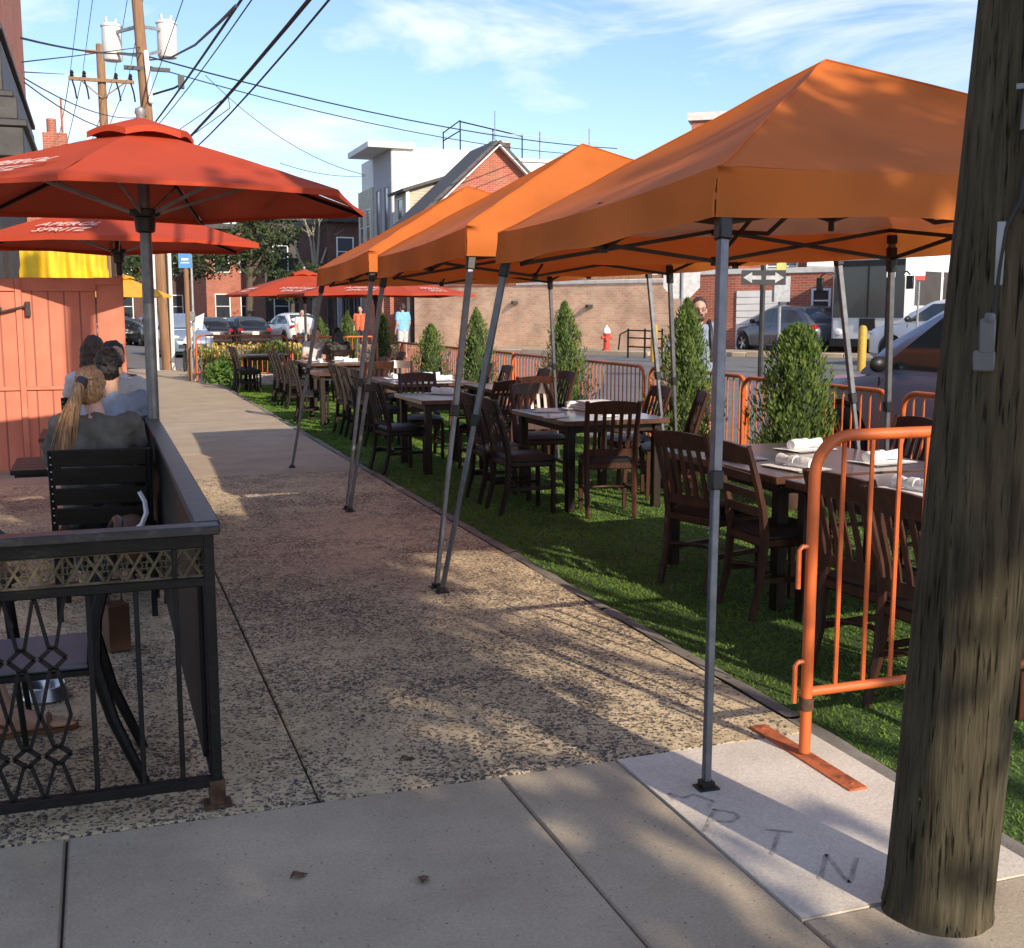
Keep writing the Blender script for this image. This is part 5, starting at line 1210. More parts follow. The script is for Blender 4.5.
Rp=Matrix((rt,vw,Vector((0,0,1)))).transposed()
b=MB(); b.box(on_pole(1.74,R(-7),.004),(.020,.012,.15),Rp); b.build('tag_plate',M['galv'],up_,bevel=.002)
b=MB(); b.box(on_pole(1.545,R(-10),.010),(.036,.03,.085),Rp); b.box(on_pole(1.485,R(-11),.008),(.05,.03,.05),Rp); b.tube([on_pole(1.60,R(-9),.016),on_pole(1.575,R(-9),.016)],.014,10); b.build('meter_clamp',M['grey_pvc'],up_,bevel=.006)
for t,a in ((.16,14),(.35,-30),(.9,26),(1.1,-42),(1.35,34),(.65,8),(.5,40),(2.4,-30)):
    b=MB(); b.lathe([(.006,0),(.005,.006),(.0,.008)],on_pole(t,R(a),-.003),8,(vw).to_track_quat('Z','Y').to_matrix(),caps=False); b.build('nail_head',M['rust'],up_)

# ------------------------------------------------------------------ far poles and cables
fpb=Vector((1.86,33.6,-.02)); fpt=Vector((1.36,34.0,11.6)); fd=(fpt-fpb)
fp=empty('utility_pole',fpb,0,'tall brown wooden utility pole at the end of the pavement carrying two white transformers','utility pole')
b=MB(); b.tube([fd*t for t in (0,.3,.6,1)],[.19,.17,.155,.14],14); b.build('trunk',M['pole_far'],fp)
for px,py in ((112,43),(167,40)):
    c=at(px,py,32)-fpb; b=MB(); b.lathe([(.001,-.48),(.24,-.48),(.27,-.44),(.27,.40),(.295,.42),(.295,.46),(.2,.52),(.001,.54)],c,20); tr=b.build('transformer',M['bus_white'],fp)
    b=MB(); b.tube([c+Vector((-.12,0,.5)),c+Vector((-.14,0,.68))],.04,8); b.tube([c+Vector((.1,0,.5)),c+Vector((.13,0,.66))],.04,8); b.build('bushing',M['ceramic'],tr)
    b=MB(); b.bar(c+Vector((0,0,.25)),fd*.78+Vector((0,0,.2)),.06,.08); b.bar(c+Vector((0,0,-.25)),fd*.73,.06,.08); b.build('bracket',M['galv'],tr)
b=MB(); b.bar(fd*.62+Vector((.12,-.2,0)),fd*.74+Vector((.10,-.2,0)),.13,.13); b.build('riser_guard',M['white_pvc'],fp,bevel=.03)
for dx,h in ((-.33,3.9),(.10,3.4)):
    b=MB(); b.tube([(dx,-.22,0),(dx,-.22,h)],.055,10); b.build('riser_pipe',M['white_pvc'],fp)
b=MB(); b.bar(fd*.70+Vector((-.5,-.1,.0)),fd*.70+Vector((.7,-.1,0)),.10,.10); b.tube([fd*.64+Vector((.1,-.1,0)),fd*.65+Vector((.75,-.2,.1)),fd*.66+Vector((.95,-.2,.1))],.03,6); b.box(fd*.665+Vector((.95,-.2,.1)),(.16,.16,.34)); b.build('cut_out_arm',M['black_plastic'],fp)
p2=empty('utility_pole',(.75,54.8,0),0,'slimmer wooden pole with a crossarm standing beyond the transformer pole','utility pole')
b=MB(); b.tube([(0,0,0),(-.05,.2,13.1)],[.22,.17],12); b.build('trunk',M['pole_far'],p2)
b=MB(); b.box((-.05,-.05,11.55),(2.7,.12,.14)); b.bar((-.9,-.05,11.5),(-.05,-.05,10.8),.05,.05); b.bar((.9,-.05,11.5),(-.05,-.05,10.8),.05,.05); b.box((-.05,.1,12.75),(1.2,.1,.12)); b.build('crossarm',M['pole_far'],p2)
for x in (-1.25,-.75,.55,1.15):
    b=MB(); b.lathe([(.05,11.62),(.09,11.68),(.06,11.74),(.09,11.80),(.04,11.90)],(x,-.05,0),8); b.tube([(x,-.1,11.5),(x+.1,-.2,11.1),(x+.15,-.2,10.7)],.04,6); b.build('insulator',M['black_plastic'],p2)
def wire(pts,r,label,sag=.0):
    pts=[Vector(p) for p in pts]; out=[]
    if len(pts)==2:
        for k in range(13): t=k/12; p=pts[0].lerp(pts[1],t); p.z-=sag*4*t*(1-t); out.append(p)
    else: out=pts
    b=MB(); b.tube(out,r,6); return tag(b.build('overhead_cable',M['wire']),label,'cable','overhead cables')
FT=lambda z: fpb+fd*(z/11.6)
PT_=lambda t: pb+pdir*t
c1=wire([PT_(4.5),FT(5.4)],.023,'thickest black cable, the right one crossing the blue sky above the near umbrella',.22)
wire([PT_(4.62)+Vector((.1,0,0)),FT(5.2)],.012,'thin cable running just under the thickest right one',.40)
wire([PT_(5.2),FT(6.5)],.021,'thick black cable, the left one of the two steep ones over the near umbrella',.12)
wire([PT_(5.3)+Vector((.06,0,0)),FT(6.4)],.010,'thin cable hugging the steep left cable',.26)
A=at(236,6,13); wire([A,at(220,22,16),at(195,45,22),at(170,58,28),at(150,60,31.5),FT(8.8)],.022,'black drop cable curving from the steep left cable to the transformers')
E1=Vector((24,52,9.4)); 
wire([FT(8.5),E1],.022,'long cable crossing the sky to the right behind the orange canopies, upper of the pair',.45)
wire([FT(8.25),E1-Vector((0,0,.35))],.016,'long cable crossing the sky to the right, lower of the pair',.55)
Bp=at(21,38,17); wire([Bp,FT(8.55)],.018,'thick cable from the brick facade to the transformer pole',.10)
wire([at(22,62,17),at(75,56,24),FT(8.7)],.011,'thin upper cable from the dark cornice to the transformer pole')
wire([at(24,72,17),Vector((-.8,54.7,11.7))],.011,'thin cable from the cornice to the crossarm',.0)
wire([at(24,78,17),FT(6.9)],.010,'slack thin cable from the cornice passing under the crossarm',.25)
wire([at(24,82,17),FT(6.6)],.010,'second slack thin cable from the cornice passing under the crossarm',.35)
for i,(x0,l) in enumerate(((-1.25,'leftmost'),(-.75,'second'),(.55,'third'),(1.15,'rightmost'))):
    wire([Vector((.7+x0,54.7,11.85)),Vector((2.6+x0*.4,2,15.5+i*.3))],.012,l+' high-voltage line rising from the crossarm out of the top of the photo',.3)
    wire([Vector((.7+x0,54.8,11.8)),Vector((-3+x0*.8,110,10.6))],.018,l+' high-voltage line continuing beyond the crossarm',.6)
wire([FT(6.0),at(228,96,26),at(230,108,25),FT(5.6)],.009,'thin loop of slack cable hung from the thickest cable')
wire([FT(7.2),Vector((2.6,6,9.2))],.010,'thin line rising steeply right of the transformer pole',.2)
wire([at(205,75,45),at(365,175,46)],.014,'thin far cable dropping toward the white modern house',.6)
wire([at(280,163,50),at(365,176,56)],.014,'thin short cable reaching the grey side of the modern house',.2)

# ------------------------------------------------------------------ signs, hydrant and the like
def signpost(name,p,h,label,parts,r=.03,mt='galv',cat='street sign',rz=None,group=None):
    root=empty(name,p,-YAW if rz is None else rz,label,cat,group); b=MB(); b.tube([(0,0,-.3),(0,0,h)],r,8); b.build('post',M[mt],root)
    for nm_,c,d,mt_ in parts: b=MB(); b.box(c,d); b.build(nm_,M[mt_],root,bevel=.004)
    return root
signpost('parking_sign',(2.0,27.9,0),3.42,'white over blue sign on a brown post at the end of the pavement',[('upper_panel',(0,-.05,3.22),(.30,.012,.42),'sign_white'),('lower_panel',(0,-.052,2.80),(.31,.012,.40),'sign_blue')],.055,'pole_far','street sign')
b=MB(); b.box((0,-.062,2.80),(.16,.004,.05)); b.box((0,-.062,2.72),(.20,.004,.02)); b.build('sign_marks',M['sign_white'],bpy.data.objects['parking_sign'])
signpost('thin_post',(2.13,28.0,0),2.9,'thin pale post close behind the white and blue sign',[('meter_box',(-.02,-.05,1.5),(.14,.10,.22),'galv')],.03,'galv','post')
sp=empty('stop_sign',(10.55,19.85,gz(10.5)),-YAW+R(8),'grey back of an octagonal stop sign on a metal post','street sign')
b=MB(); oc=[(.39*math.cos(R(22.5+45*k)),.39*math.sin(R(22.5+45*k))) for k in range(8)]; b.prism(oc,lambda u,v,t:(u,t,v+2.12),-.006,.006); b.build('sign_panel',M['galv'],sp)
b=MB(); b.tube([(0,-.035,-.3),(0,-.035,2.55)],.028,8); b.tube([(.09,-.03,-.3),(.09,-.03,1.7)],.022,6); b.build('post',M['galv'],sp)
ow=signpost('one_way_sign',(13.05,21.0,gz(13)),2.9,'dark and white directional arrow sign on a dark post behind the nearest canopy',[('sign_panel',(0,-.05,2.16),(.92,.012,.30),'sign_black')],.055,'tent_truss')
b=MB()
for s in (-1,1):
    b.prism([(s*.05,-.04),(s*.24,-.04),(s*.24,-.11),(s*.42,0),(s*.24,.11),(s*.24,.04),(s*.05,.04)],lambda u,v,t:(u,t,v+2.16),-.060,-.0565)
b.build('arrows',M['arrow_grey'],ow)
signpost('street_box_sign',(18.6,29.0,.3),3.15,'weathered greenish sign above a grey control box near the garage',[('sign_panel',(0,-.06,2.75),(.28,.02,.52),'sign_green'),('control_box',(0,-.12,1.95),(.46,.30,.72),'galv')],.05,'galv')
signpost('white_sign',(15.6,20.2,.2),4.6,'plain white sign on a thick dark pole before the bus',[('sign_panel',(-.02,-.10,2.28),(.18,.012,.34),'sign_white')],.075,'black_iron')
signpost('white_sign',(16.9,20.9,.2),2.65,'white sign with a red lower edge on a thin post before the bus',[('sign_panel',(0,-.05,2.40),(.22,.012,.46),'sign_white'),('red_edge',(0,-.052,2.13),(.22,.012,.10),'hydrant_red')],.025,'galv')
for i,(px,py,d,l) in enumerate(((654,350,33,'yellow bollard by the guard rail'),(862,352,27,'yellow bollard in front of the bus'))):
    p=at(px,py,d); p.z=gz(p.x); b=MB(); b.lathe([(.001,0),(.10,0),(.10,.98),(.07,1.05),(.001,1.07)],(0,0,0),14); tag(b.build('bollard',M['yellow_paint'],None,p),l,'bollard')
hy=empty('fire_hydrant',(15.95,35.2,gz(15.95)+.13),0,'red fire hydrant with a white top before the brick wall','hydrant')
b=MB(); b.lathe([(.001,0),(.15,0),(.15,.05),(.10,.06),(.10,.50),(.13,.52),(.13,.56),(.11,.57)],n=16); b.build('barrel',M['hydrant_red'],hy)
b=MB(); b.lathe([(.125,.56),(.135,.60),(.11,.70),(.06,.76),(.03,.78),(.03,.83),(.001,.83)],n=16); b.build('bonnet',M['sign_white'],hy)
b=MB(); b.tube([(-.19,0,.42),(.19,0,.42)],.05,10); b.tube([(0,0,.38),(-.05,-.18,.38)],.06,10); b.build('nozzles',M['hydrant_red'],hy)
gr=empty('guard_rail',(0,0,0),0,'low dark metal guard rail beside the yellow bollard at the brick wall','guard rail')
p0=at(628,345,35.5); p1=at(662,345,34.5); p0.z=gz(p0.x)+.0; p1.z=gz(p1.x)
b=MB()
for z in (.35,.62,.85): b.tube([p0+Vector((0,0,z)),p1+Vector((0,0,z-.03))],.025,6)
b.tube([p0+Vector((0,0,.85)),p0+Vector((-.25,.05,.72)),p0+Vector((-.3,.05,.25))],.025,6)
for t in (0,.5,1): b.tube([p0.lerp(p1,t),p0.lerp(p1,t)+Vector((0,0,.9))],.03,6)
b.build('rails',M['black_iron'],gr)
ar=empty('arrow_board',(2.35,32.2,-.1),-YAW,'white arrow-shaped board pointing up to the right, far down the street','arrow sign')
b=MB(); b.prism([(-.20,.45),(-.08,.38),(.22,.84),(.33,.76),(.40,1.22),(-.02,1.02),(.10,.94)],lambda u,v,t:(u,t,v+.45),-.02,.02); b.build('arrow',M['sign_white'],ar)
b=MB(); b.tube([(0,.05,0),(0,.05,1.1)],.03,6); b.build('post',M['galv'],ar)
bi=empty('bicycle',(2.30,33.0,-.1),R(80),'dark bicycle leaning by the transformer pole','bicycle')
for x in (-.5,.5):
    b=MB(); b.tube([(x+.33*math.cos(a),0,.34+.33*math.sin(a)) for a in [k*PI/10 for k in range(20)]],.022,6,closed=True,caps=False)
    for k in range(8): b.tube([(x,0,.34),(x+.32*math.cos(k*PI/4),0,.34+.32*math.sin(k*PI/4))],.003,4)
    b.build('wheel',M['tyre'],bi)
b=MB(); 
for p,q in (((-.5,0,.34),(-.12,0,.30)),((-.12,0,.30),(-.22,0,.80)),((-.5,0,.34),(-.20,0,.72)),((-.20,0,.74),(.35,0,.76)),((-.12,0,.30),(.36,0,.68)),((.5,0,.34),(.33,0,.86))): b.tube([p,q],.017,6)
b.build('frame',M['paint_black'],bi)
b=MB(); b.box((-.23,0,.83),(.24,.12,.05)); b.build('saddle',M['cushion'],bi,bevel=.02); b=MB(); b.tube([(.28,-.25,.93),(.33,0,.90),(.28,.25,.93)],.014,6); b.build('handlebar',M['black_iron'],bi)

# ------------------------------------------------------------------ buildings
def frame_box(o,d,fr):  # helper: point in a rotated frame
    return o
def window(b0,face,u,z,wd,h,mt='glass_far',trim='white_paint',deep=.05,grid=True):
    """face=(origin,right,normal): window part with sub-part frame"""
    O,Rr,Nn=face; c=O+Rr*u+Vector((0,0,z)); Rm=Matrix((Rr,Nn,Vector((0,0,1)))).transposed()
    b=MB(); b.box(c+Nn*.012,(wd,.02,h),Rm); wn=b.build('window',M[mt],b0)
    b=MB(); t=.07
    b.box(c+Nn*.03+Vector((0,0,h/2+t/2)),(wd+2*t,.07,t),Rm); b.box(c+Nn*.04-Vector((0,0,h/2+t/2)),(wd+2.6*t,.11,t),Rm)
    for s in (-1,1): b.box(c+Nn*.03+Rr*s*(wd/2+t/2),(t,.07,h),Rm)
    if grid: b.box(c+Nn*.03,(wd,.035,.045),Rm)
    b.build('frame',M[trim],wn)
# tan brick wall beside the street
bw=empty('brick_wall',(0,0,0),0,'long low tan brick wall with pale coping across the street behind the hydrant','wall')
def along(p,q,t0,t1,z0,z1,th,mt,name,par,off=0,bev=0):
    d=(q-p).normalized(); nn=Vector((d.y,-d.x,0)); nn=nn if nn.x<0 else -nn; Rm=Matrix((d,nn,Vector((0,0,1)))).transposed()
    o=bpy.data.objects.new(name,None)
    b=MB(); b.box((0,0,(z1-z0)/2),(t1-t0,th,z1-z0)); r=b.build(name,M[mt],par,bevel=bev); c=p+d*(t0+t1)/2-nn*(th/2-off); r.location=(c.x,c.y,z0); r.rotation_euler=(0,0,math.atan2(d.y,d.x)); bpy.data.objects.remove(o); return r
LW=(WB-WA).length
along(WA,WB,0,LW,-.1,2.58,.40,'wall_brick','brickwork',bw)
along(WA,WB,LW*.42,LW,2.58,2.72,.50,'coping','coping',bw,.05,.02); along(WA,WB,0,LW*.42,2.58,2.66,.46,'red_brick','coping',bw,.03,.01)
b=MB(); c=WA+WD*2.6; 
for s_,z in ((5.6,1.95),(9.2,1.8)): c=WA+WD*s_+WN*.03; b.box(c+Vector((0,0,z)),(.22,.22,.12))
b.build('wall_light',M['black_plastic'],bw)
ga=empty('garage_building',(0,0,0),0,'low red brick garage with a white roller door and pale coping','garage')
LC=(WC-WB).length; dC=(WC-WB).normalized(); nC=Vector((dC.y,-dC.x,0)); nC=nC if nC.x<0 else -nC
along(WB,WC,.02,LC,-.1,2.80,5.0,'red_brick','walls',ga); along(WB,WC,-.03,LC+.05,2.80,2.98,5.1,'coping','coping',ga,.05,.02)
def facept(px): # distance along WB-WC seen at image column px
    d=CM@Vector(((px-512)/FPX,(474-300)/FPX,-1)); A=np.array([[d.x,-dC.x],[d.y,-dC.y]]); s=np.linalg.solve(A,np.array([WB.x,WB.y])); return s[1]
u0,u1=facept(737),facept(787); fc=(WB.copy(),dC if True else dC,nC)
Rm=Matrix((dC,nC,Vector((0,0,1)))).transposed()
b=MB(); 
for k in range(9): b.box(WB+dC*(u0+u1)/2+nC*.03+Vector((0,0,.45+k*.215)),(abs(u1-u0),.05,.205),Rm)
b.build('garage_door',M['white_paint'],ga,bevel=.01)
u0,u1=facept(812),facept(831); window(ga,fc,(u0+u1)/2,1.95,abs(u1-u0)*.8,.62)
# red building and white house behind the garage
rb=empty('red_brick_building',(25.2,40.5,0),R(-35),'tall red brick building at the right, behind the bus','building')
b=MB(); b.box((4.5,3,4.5),(15,6,9.4)); b.build('walls',M['red_brick'],rb); b=MB(); b.box((4.5,3,9.3),(15.3,6.3,.3)); b.build('parapet',M['coping'],rb)
for k in range(6):
    for z in (3.4,6.6): window(rb,(Vector((-3,0,0)),Vector((1,0,0)),Vector((0,-1,0))),1.3+k*2.4,z,1.1,1.6)
b=MB(); b.box((2.2,-.35,3.6),(1.1,.7,.55)); b.build('air_conditioner',M['white_paint'],rb,bevel=.03)
wh2=empty('white_house',(21.5,44.5,0),R(-28),'white sided house showing above the red garage','house')
b=MB(); b.box((0,3,2.4),(6.4,6,5.0)); b.build('walls',M['stucco_white'],wh2); b=MB(); b.box((0,2.9,3.05),(6.6,6.2,.2)); b.build('porch_roof',M['pole_far'],wh2)
for k in range(3): window(wh2,(Vector((-3.2,0,0)),Vector((1,0,0)),Vector((0,-1,0))),1.1+k*2.1,2.55,1.3,.62,trim='pole_far')
# gabled red house, tan siding house, white modern house
gh=empty('gabled_house',(16.7,48.6,0),0,'red brick house with a steep slate gable showing above the canopies','house')
b=MB(); hwid=5.2; ez=3.9; az=8.75
b.prism([(-hwid,0),(hwid,0),(hwid,ez),(0,az),(-hwid,ez)],lambda u,v,t:(u,t,v),0,3.3); b.build('wall',M['red_brick'],gh)
b=MB(); sl=math.hypot(hwid,az-ez)
for s in (-1,1):
    P0=Vector((0,0,az+.10)); P1=Vector((s*(hwid+.25),0,ez-.23+.10)); d=(P1-P0).normalized(); nn=Vector((-d.z*s,0,d.x*s)); nn=nn if nn.z>0 else -nn
    b.add([P0+Vector((0,-.28,0)),P1+Vector((0,-.28,0)),P1+Vector((0,3.5,0)),P0+Vector((0,3.5,0))]+[P0+Vector((0,-.28,0))+nn*.14,P1+Vector((0,-.28,0))+nn*.14,P1+Vector((0,3.5,0))+nn*.14,P0+Vector((0,3.5,0))+nn*.14],[(0,1,2,3),(7,6,5,4),(0,4,5,1),(1,5,6,2),(2,6,7,3),(3,7,4,0)])
rf=b.build('roof',M['roof'],gh)
b=MB()
for s in (-1,1): b.bar((0,-.31,az-.02),(s*(hwid+.25),-.31,ez-.25),.05,.28,up=(0,1,0))
b.build('verge_board',M['white_paint'],gh)
window(gh,(Vector((0,0,0)),Vector((1,0,0)),Vector((0,-1,0))),-.15,4.9,.7,1.0,mt='white_paint'); window(gh,(Vector((0,0,0)),Vector((1,0,0)),Vector((0,-1,0))),-2.4,2.8,.9,1.3); window(gh,(Vector((0,0,0)),Vector((1,0,0)),Vector((0,-1,0))),2.4,2.8,.9,1.3)
b=MB(); b.box((1.2,3.0,8.6),(.8,.6,1.4)); b.build('chimney',M['dark_brick'],rf)
ts=empty('siding_house',(15.4,49.4,0),0,'tan clapboard house with a rising roofline between the gable and the white modern house','house')
b=MB(); b.prism([(-1.6,0),(2.2,0),(2.2,8.35),(-1.6,7.15)],lambda u,v,t:(u,t,v),3.4,6.0); b.build('wall',M['siding'],ts)
b=MB(); b.bar((-1.9,4.6,7.14),(2.4,4.6,8.5),3.0,.14,up=(0,0,1)); b.build('roof',M['roof'],ts)
b=MB(); b.box((-1.63,3.36,4.6),(.16,.16,5.1)); b.build('corner_board',M['white_paint'],ts); window(ts,(Vector((-1.6,3.4,0)),Vector((0,1,0)),Vector((-1,0,0))),1.3,5.9,.9,1.9)
mh=empty('modern_house',(14.3,57.6,0),0,'white flat-roofed modern house with its street-face shade painted grey and an overhanging roof','house')
b=MB(); b.box((2.6,3.6,4.8),(5.2,7.2,9.8)); b.build('wall',M['stucco_white'],mh)
b=MB(); b.box((-.03,2.0,4.8),(.10,3.98,9.7)); b.build('street_face_shade',M['stucco_grey_and_shade'],mh); b=MB(); b.box((-.04,5.9,4.1),(.14,3.6,8.2)); b.build('brick_bay',M['siding'],mh)  # side turned from the sun: its shade is put into the grey
b=MB(); b.box((-.1,2.2,9.82),(2.4,4.9,.30)); b.build('roof_slab',M['stucco_white'],mh,bevel=.02); b=MB(); b.box((2.7,3.7,9.70),(5.3,7.3,.14)); b.build('roof_edge',M['coping'],mh)
for y in (.9,2.7):
    for z in (6.6,3.2): window(mh,(Vector((-.09,0,0)),Vector((0,1,0)),Vector((-1,0,0))),y,z,.75,2.5,trim='stucco_grey_and_shade',grid=False)
for y in (5.0,6.6): window(mh,(Vector((-.12,0,0)),Vector((0,1,0)),Vector((-1,0,0))),y,6.2,.9,1.7)
rr_=empty('roof_railing',(17.0,57.8,9.75),0,'thin metal roof-deck railing on the modern house','railing')
b=MB()
for p,q in (((0,0,0),(0,0,.9)),((.9,0,0),(.9,0,1.5)),((0,0,.85),(.9,0,1.5)),((0,0,.45),(.9,0,1.0)),((.9,0,1.45),(5,2,1.2)),((3.0,1,0),(3.0,1,1.3)),((5,2,0),(5,2,1.3))): b.tube([p,q],.035,6)
b.build('rails',M['black_iron'],rr_)
wr=empty('white_rooftop_building',(22.4,57.2,0),0,'white flat-roofed building with roof gear behind the slate gable','building')
b=MB(); b.box((0,3,4.6),(7.0,6,9.4)); b.build('wall',M['stucco_white'],wr); b=MB(); b.box((0,3,9.35),(7.2,6.2,.16)); b.build('roof_edge',M['coping'],wr)
b=MB(); b.box((-2.2,1.2,9.9),(.9,.8,1.0)); b.tube([(-2.5,1.0,10.2),(-2.5,1.0,11.9)],.03,5); b.tube([(-.2,.5,9.4),(-.2,.5,10.9)],.04,5); b.tube([(2.6,.5,9.4),(2.6,.5,11.2)],.03,5); b.tube([(-3.3,.3,10.7),(3.0,.3,10.5)],.02,5); b.build('roof_gear',M['galv'],wr)
for k in range(3): window(wr,(Vector((-3.5,0,0)),Vector((1,0,0)),Vector((0,-1,0))),1.2+k*2.2,6.8,1.0,1.6)
# dark shop fronts
sh=empty('shop_front_row',(12.35,46.6,0),0,'row of dark shop fronts left of the tan brick wall','shops')
b=MB(); b.box((2.0,9,2.0),(3.6,18,4.1)); b.build('wall',M['storefront'],sh); b=MB(); b.box((.15,9,3.85),(.7,18.2,.5)); b.build('fascia',M['dark_brick'],sh)
b=MB(); b.box((1.9,-.06,2.0),(3.4,.10,4.0)); b.build('end_wall',M['storefront'],sh)
for k in range(6): window(sh,(Vector((.2,0,0)),Vector((0,1,0)),Vector((-1,0,0))),1.5+k*2.9,1.7,1.9,2.4,mt='glass',trim='storefront')
for k in range(7):
    b=MB(); b.box((-.15,.1+k*2.9,1.85),(.22,.25,3.6)); b.build('pilaster',M['stucco_grey_and_shade' if k%2 else 'storefront'],sh)
# far row of houses closing the view
fr_=[(-10,96,8,9.5,'dark_brick','dark brick row house at the far left end of the street'),(-2.5,94,7,8.2,'storefront','charcoal row house behind the transformer pole'),(4.2,90,6.5,9.2,'dark_brick','dark brick row house between the far trees'),(9.6,84,4.6,7.4,'red_brick','red brick row house with one pale window down the street'),(13.4,80,5.2,7.8,'storefront','charcoal row house behind the bare tree'),(15.5,70,4.6,7.0,'dark_brick','dark brick house left of the white modern house')]
for x,y,wd,h,mt_,l in fr_:
    hs=empty('row_house',(x,y,0),R(8),l,'house','row houses closing the far street'); b=MB(); b.box((0,3,h/2),(wd,6,h)); b.build('wall',M[mt_],hs); b=MB(); b.box((0,2.8,h+.1),(wd+.2,6.5,.35)); b.build('cornice',M['cornice'],hs)
    for k in range(int(wd//1.8)):
        for z in (2.0,5.2): window(hs,(Vector((-wd/2,0,0)),Vector((1,0,0)),Vector((0,-1,0))),1.1+k*1.8,z,.95,1.6)
    b=MB(); b.box((wd/2-.7,-.08,1.1),(.95,.14,2.2)); b.build('door',M['storefront' if mt_!='storefront' else 'pole_far'],hs)
    b=MB(); b.box((wd/2-.9,-.6,.3),(1.5,1.0,.6)); b.build('steps',M['stone'],hs)
# buildings at the left
lb=empty('corner_building',(0,0,0),0,'red brick building at the top left corner with a dark grey shop cornice','building')
b=MB(); b.box((-5.05,20.2,9.3),(8.0,8.0,8.6)); b.build('brick_wall',M['red_brick'],lb); b=MB(); b.box((-5.10,20.2,2.4),(7.9,7.9,4.9)); b.build('shop_wall',M['storefront'],lb)
b=MB(); 
for off,z0,z1 in ((.10,5.02,5.10),(.05,4.90,5.02),(.08,4.30,4.90),(.17,4.22,4.30),(.20,3.95,4.22),(.28,3.86,3.95),(.24,3.5,3.86)): b.box((-5.05+off*.65,20.1,(z0+z1)/2),(8.0+off*1.3,8.2+off*1.6,z1-z0-.004))
for k in range(8): b.box((-1.16-k*.42,15.98,4.58),(.14,.20,.56))
b.build('cornice',M['cornice'],lb,bevel=.012)
b=MB(); b.box((-1.14,16.14,5.95),(.12,.10,.62)); b.box((-1.12,16.1,6.28),(.26,.20,.10)); b.build('cable_bracket',M['pole_far'],lb,bevel=.01); b=MB(); b.lathe([(.03,0),(.06,.04),(.10,.20),(.10,.22),(.001,.22)],(-1.32,16.05,6.55),10,Matrix.Rotation(PI,3,'X')); b.build('lamp',M['sign_white'],lb)
b=MB(); b.tube([(-1.6,16.17,8),(-1.35,16.17,6.3),(-1.1,16.17,5.15)],.012,5); b.tube([(-1.4,16.17,8),(-1.28,16.17,6.6),(-1.12,16.17,5.9)],.010,5); b.build('wall_cable',M['wire'],lb)
lh=empty('bay_house',(0,0,0),0,'reddish house with a grey bay window seen between the left umbrellas','house')
b=MB(); b.box((-4.4,44.5,2.9),(8.6,8,6.0)); b.build('wall',M['red_brick'],lh); b=MB(); b.box((-1.5,40.1,3.1),(2.5,.9,1.6)); b.build('bay',M['cornice'],lh,bevel=.05)
b=MB(); b.box((-4.4,44.4,6.05),(9,8.6,.4)); rf=b.build('roof',M['cornice'],lh); b=MB(); b.box((-1.05,44,6.8),(.8,.8,1.8)); b.lathe([(.16,7.7),(.16,8.2)],(-1.15,44,0),10); b.tube([(-.8,43.9,7.6),(-.8,43.9,8.9)],.04,5); b.build('chimney',M['red_brick'],rf)
for x in (-3.6,-.35): window(lh,(Vector((0,40.5,0)),Vector((1,0,0)),Vector((0,-1,0))),x,2.9,.7,1.4)
for x,y,h in ((-.62,21.5,2.9),(-.9,20.2,2.7),(.1,23.5,2.5)):
    b=MB(); b.box((0,0,h/2),(.10,.10,h)); tag(b.build('wooden_post',M['chair_dark'],None,(x,y,0),bevel=.01),{2.9:'dark post with pale cap rising behind the yellow cloth',2.7:'dark post at the left edge behind the yellow cloth',2.5:'dark post right of the yellow cloth, behind the gate end'}[h],'post')

# ------------------------------------------------------------------ trees
def tree(name,x,y,trunk_h,clumps,leaf,nleaf,label,bark='bark',mt='leaf_far',seed=1,z0=None,group=None,limbs=True):
    rg=np.random.default_rng(seed); z=gz(x) if z0 is None else z0; root=empty(name,(x,y,z),0,label,'tree',group)
    b=MB(); top=Vector((.1,0,trunk_h)); b.tube([(0,0,-.1),(.05,.02,trunk_h*.5),top],[trunk_h*.055+.05,trunk_h*.042+.04,trunk_h*.032+.03],9); rn=random.Random(seed)
    for cx,cy,cz,rx,ry,rz_ in clumps:
        c=Vector((cx,cy,cz)); s=top-Vector((0,0,rn.uniform(0,trunk_h*.25))); m_=s.lerp(c,.5)+Vector((rn.uniform(-.2,.2),rn.uniform(-.2,.2),rz_*.15)); b.tube([s,m_,c],[trunk_h*.02+.03,trunk_h*.014+.02,.012],6)
        for q in range(4): e=c+Vector((rn.uniform(-1,1)*rx*.8,rn.uniform(-1,1)*ry*.8,rn.uniform(-.4,1)*rz_*.8)); b.tube([m_.lerp(c,.6),e],[.02+trunk_h*.004,.006],5)
    b.build('trunk',M[bark],root)
    if nleaf:
        w_=np.array([c[3]*c[4]*c[5] for c in clumps])**.67; w_/=w_.sum(); Vs=[]
        for c,ww in zip(clumps,w_):
            k=int(nleaf*ww); d=rg.normal(size=(k,3)); d/=np.linalg.norm(d,axis=1)[:,None]
            r=rg.random(k)**.45; lob=1+.25*np.sin(d[:,0]*7+seed)*np.sin(d[:,1]*6+c[0])+.2*np.sin(d[:,2]*9+c[1])
            P=np.array(c[:3])+d*(r*lob)[:,None]*np.array(c[3:]); 
            a=rg.normal(size=(k,3)); a/=np.linalg.norm(a,axis=1)[:,None]; e=np.cross(a,rg.normal(size=(k,3))); e/=np.linalg.norm(e,axis=1)[:,None]
            l=leaf*rg.uniform(.6,1.3,k)[:,None]; Vs.append(np.stack([P-a*l,P+e*l*.45,P+a*l,P-e*l*.45],1))
        np_obj('crown',np.concatenate(Vs),M[mt],root)
    return root
TGf='trees far down the street'
def cl_at(x,y,z,pts): return pts
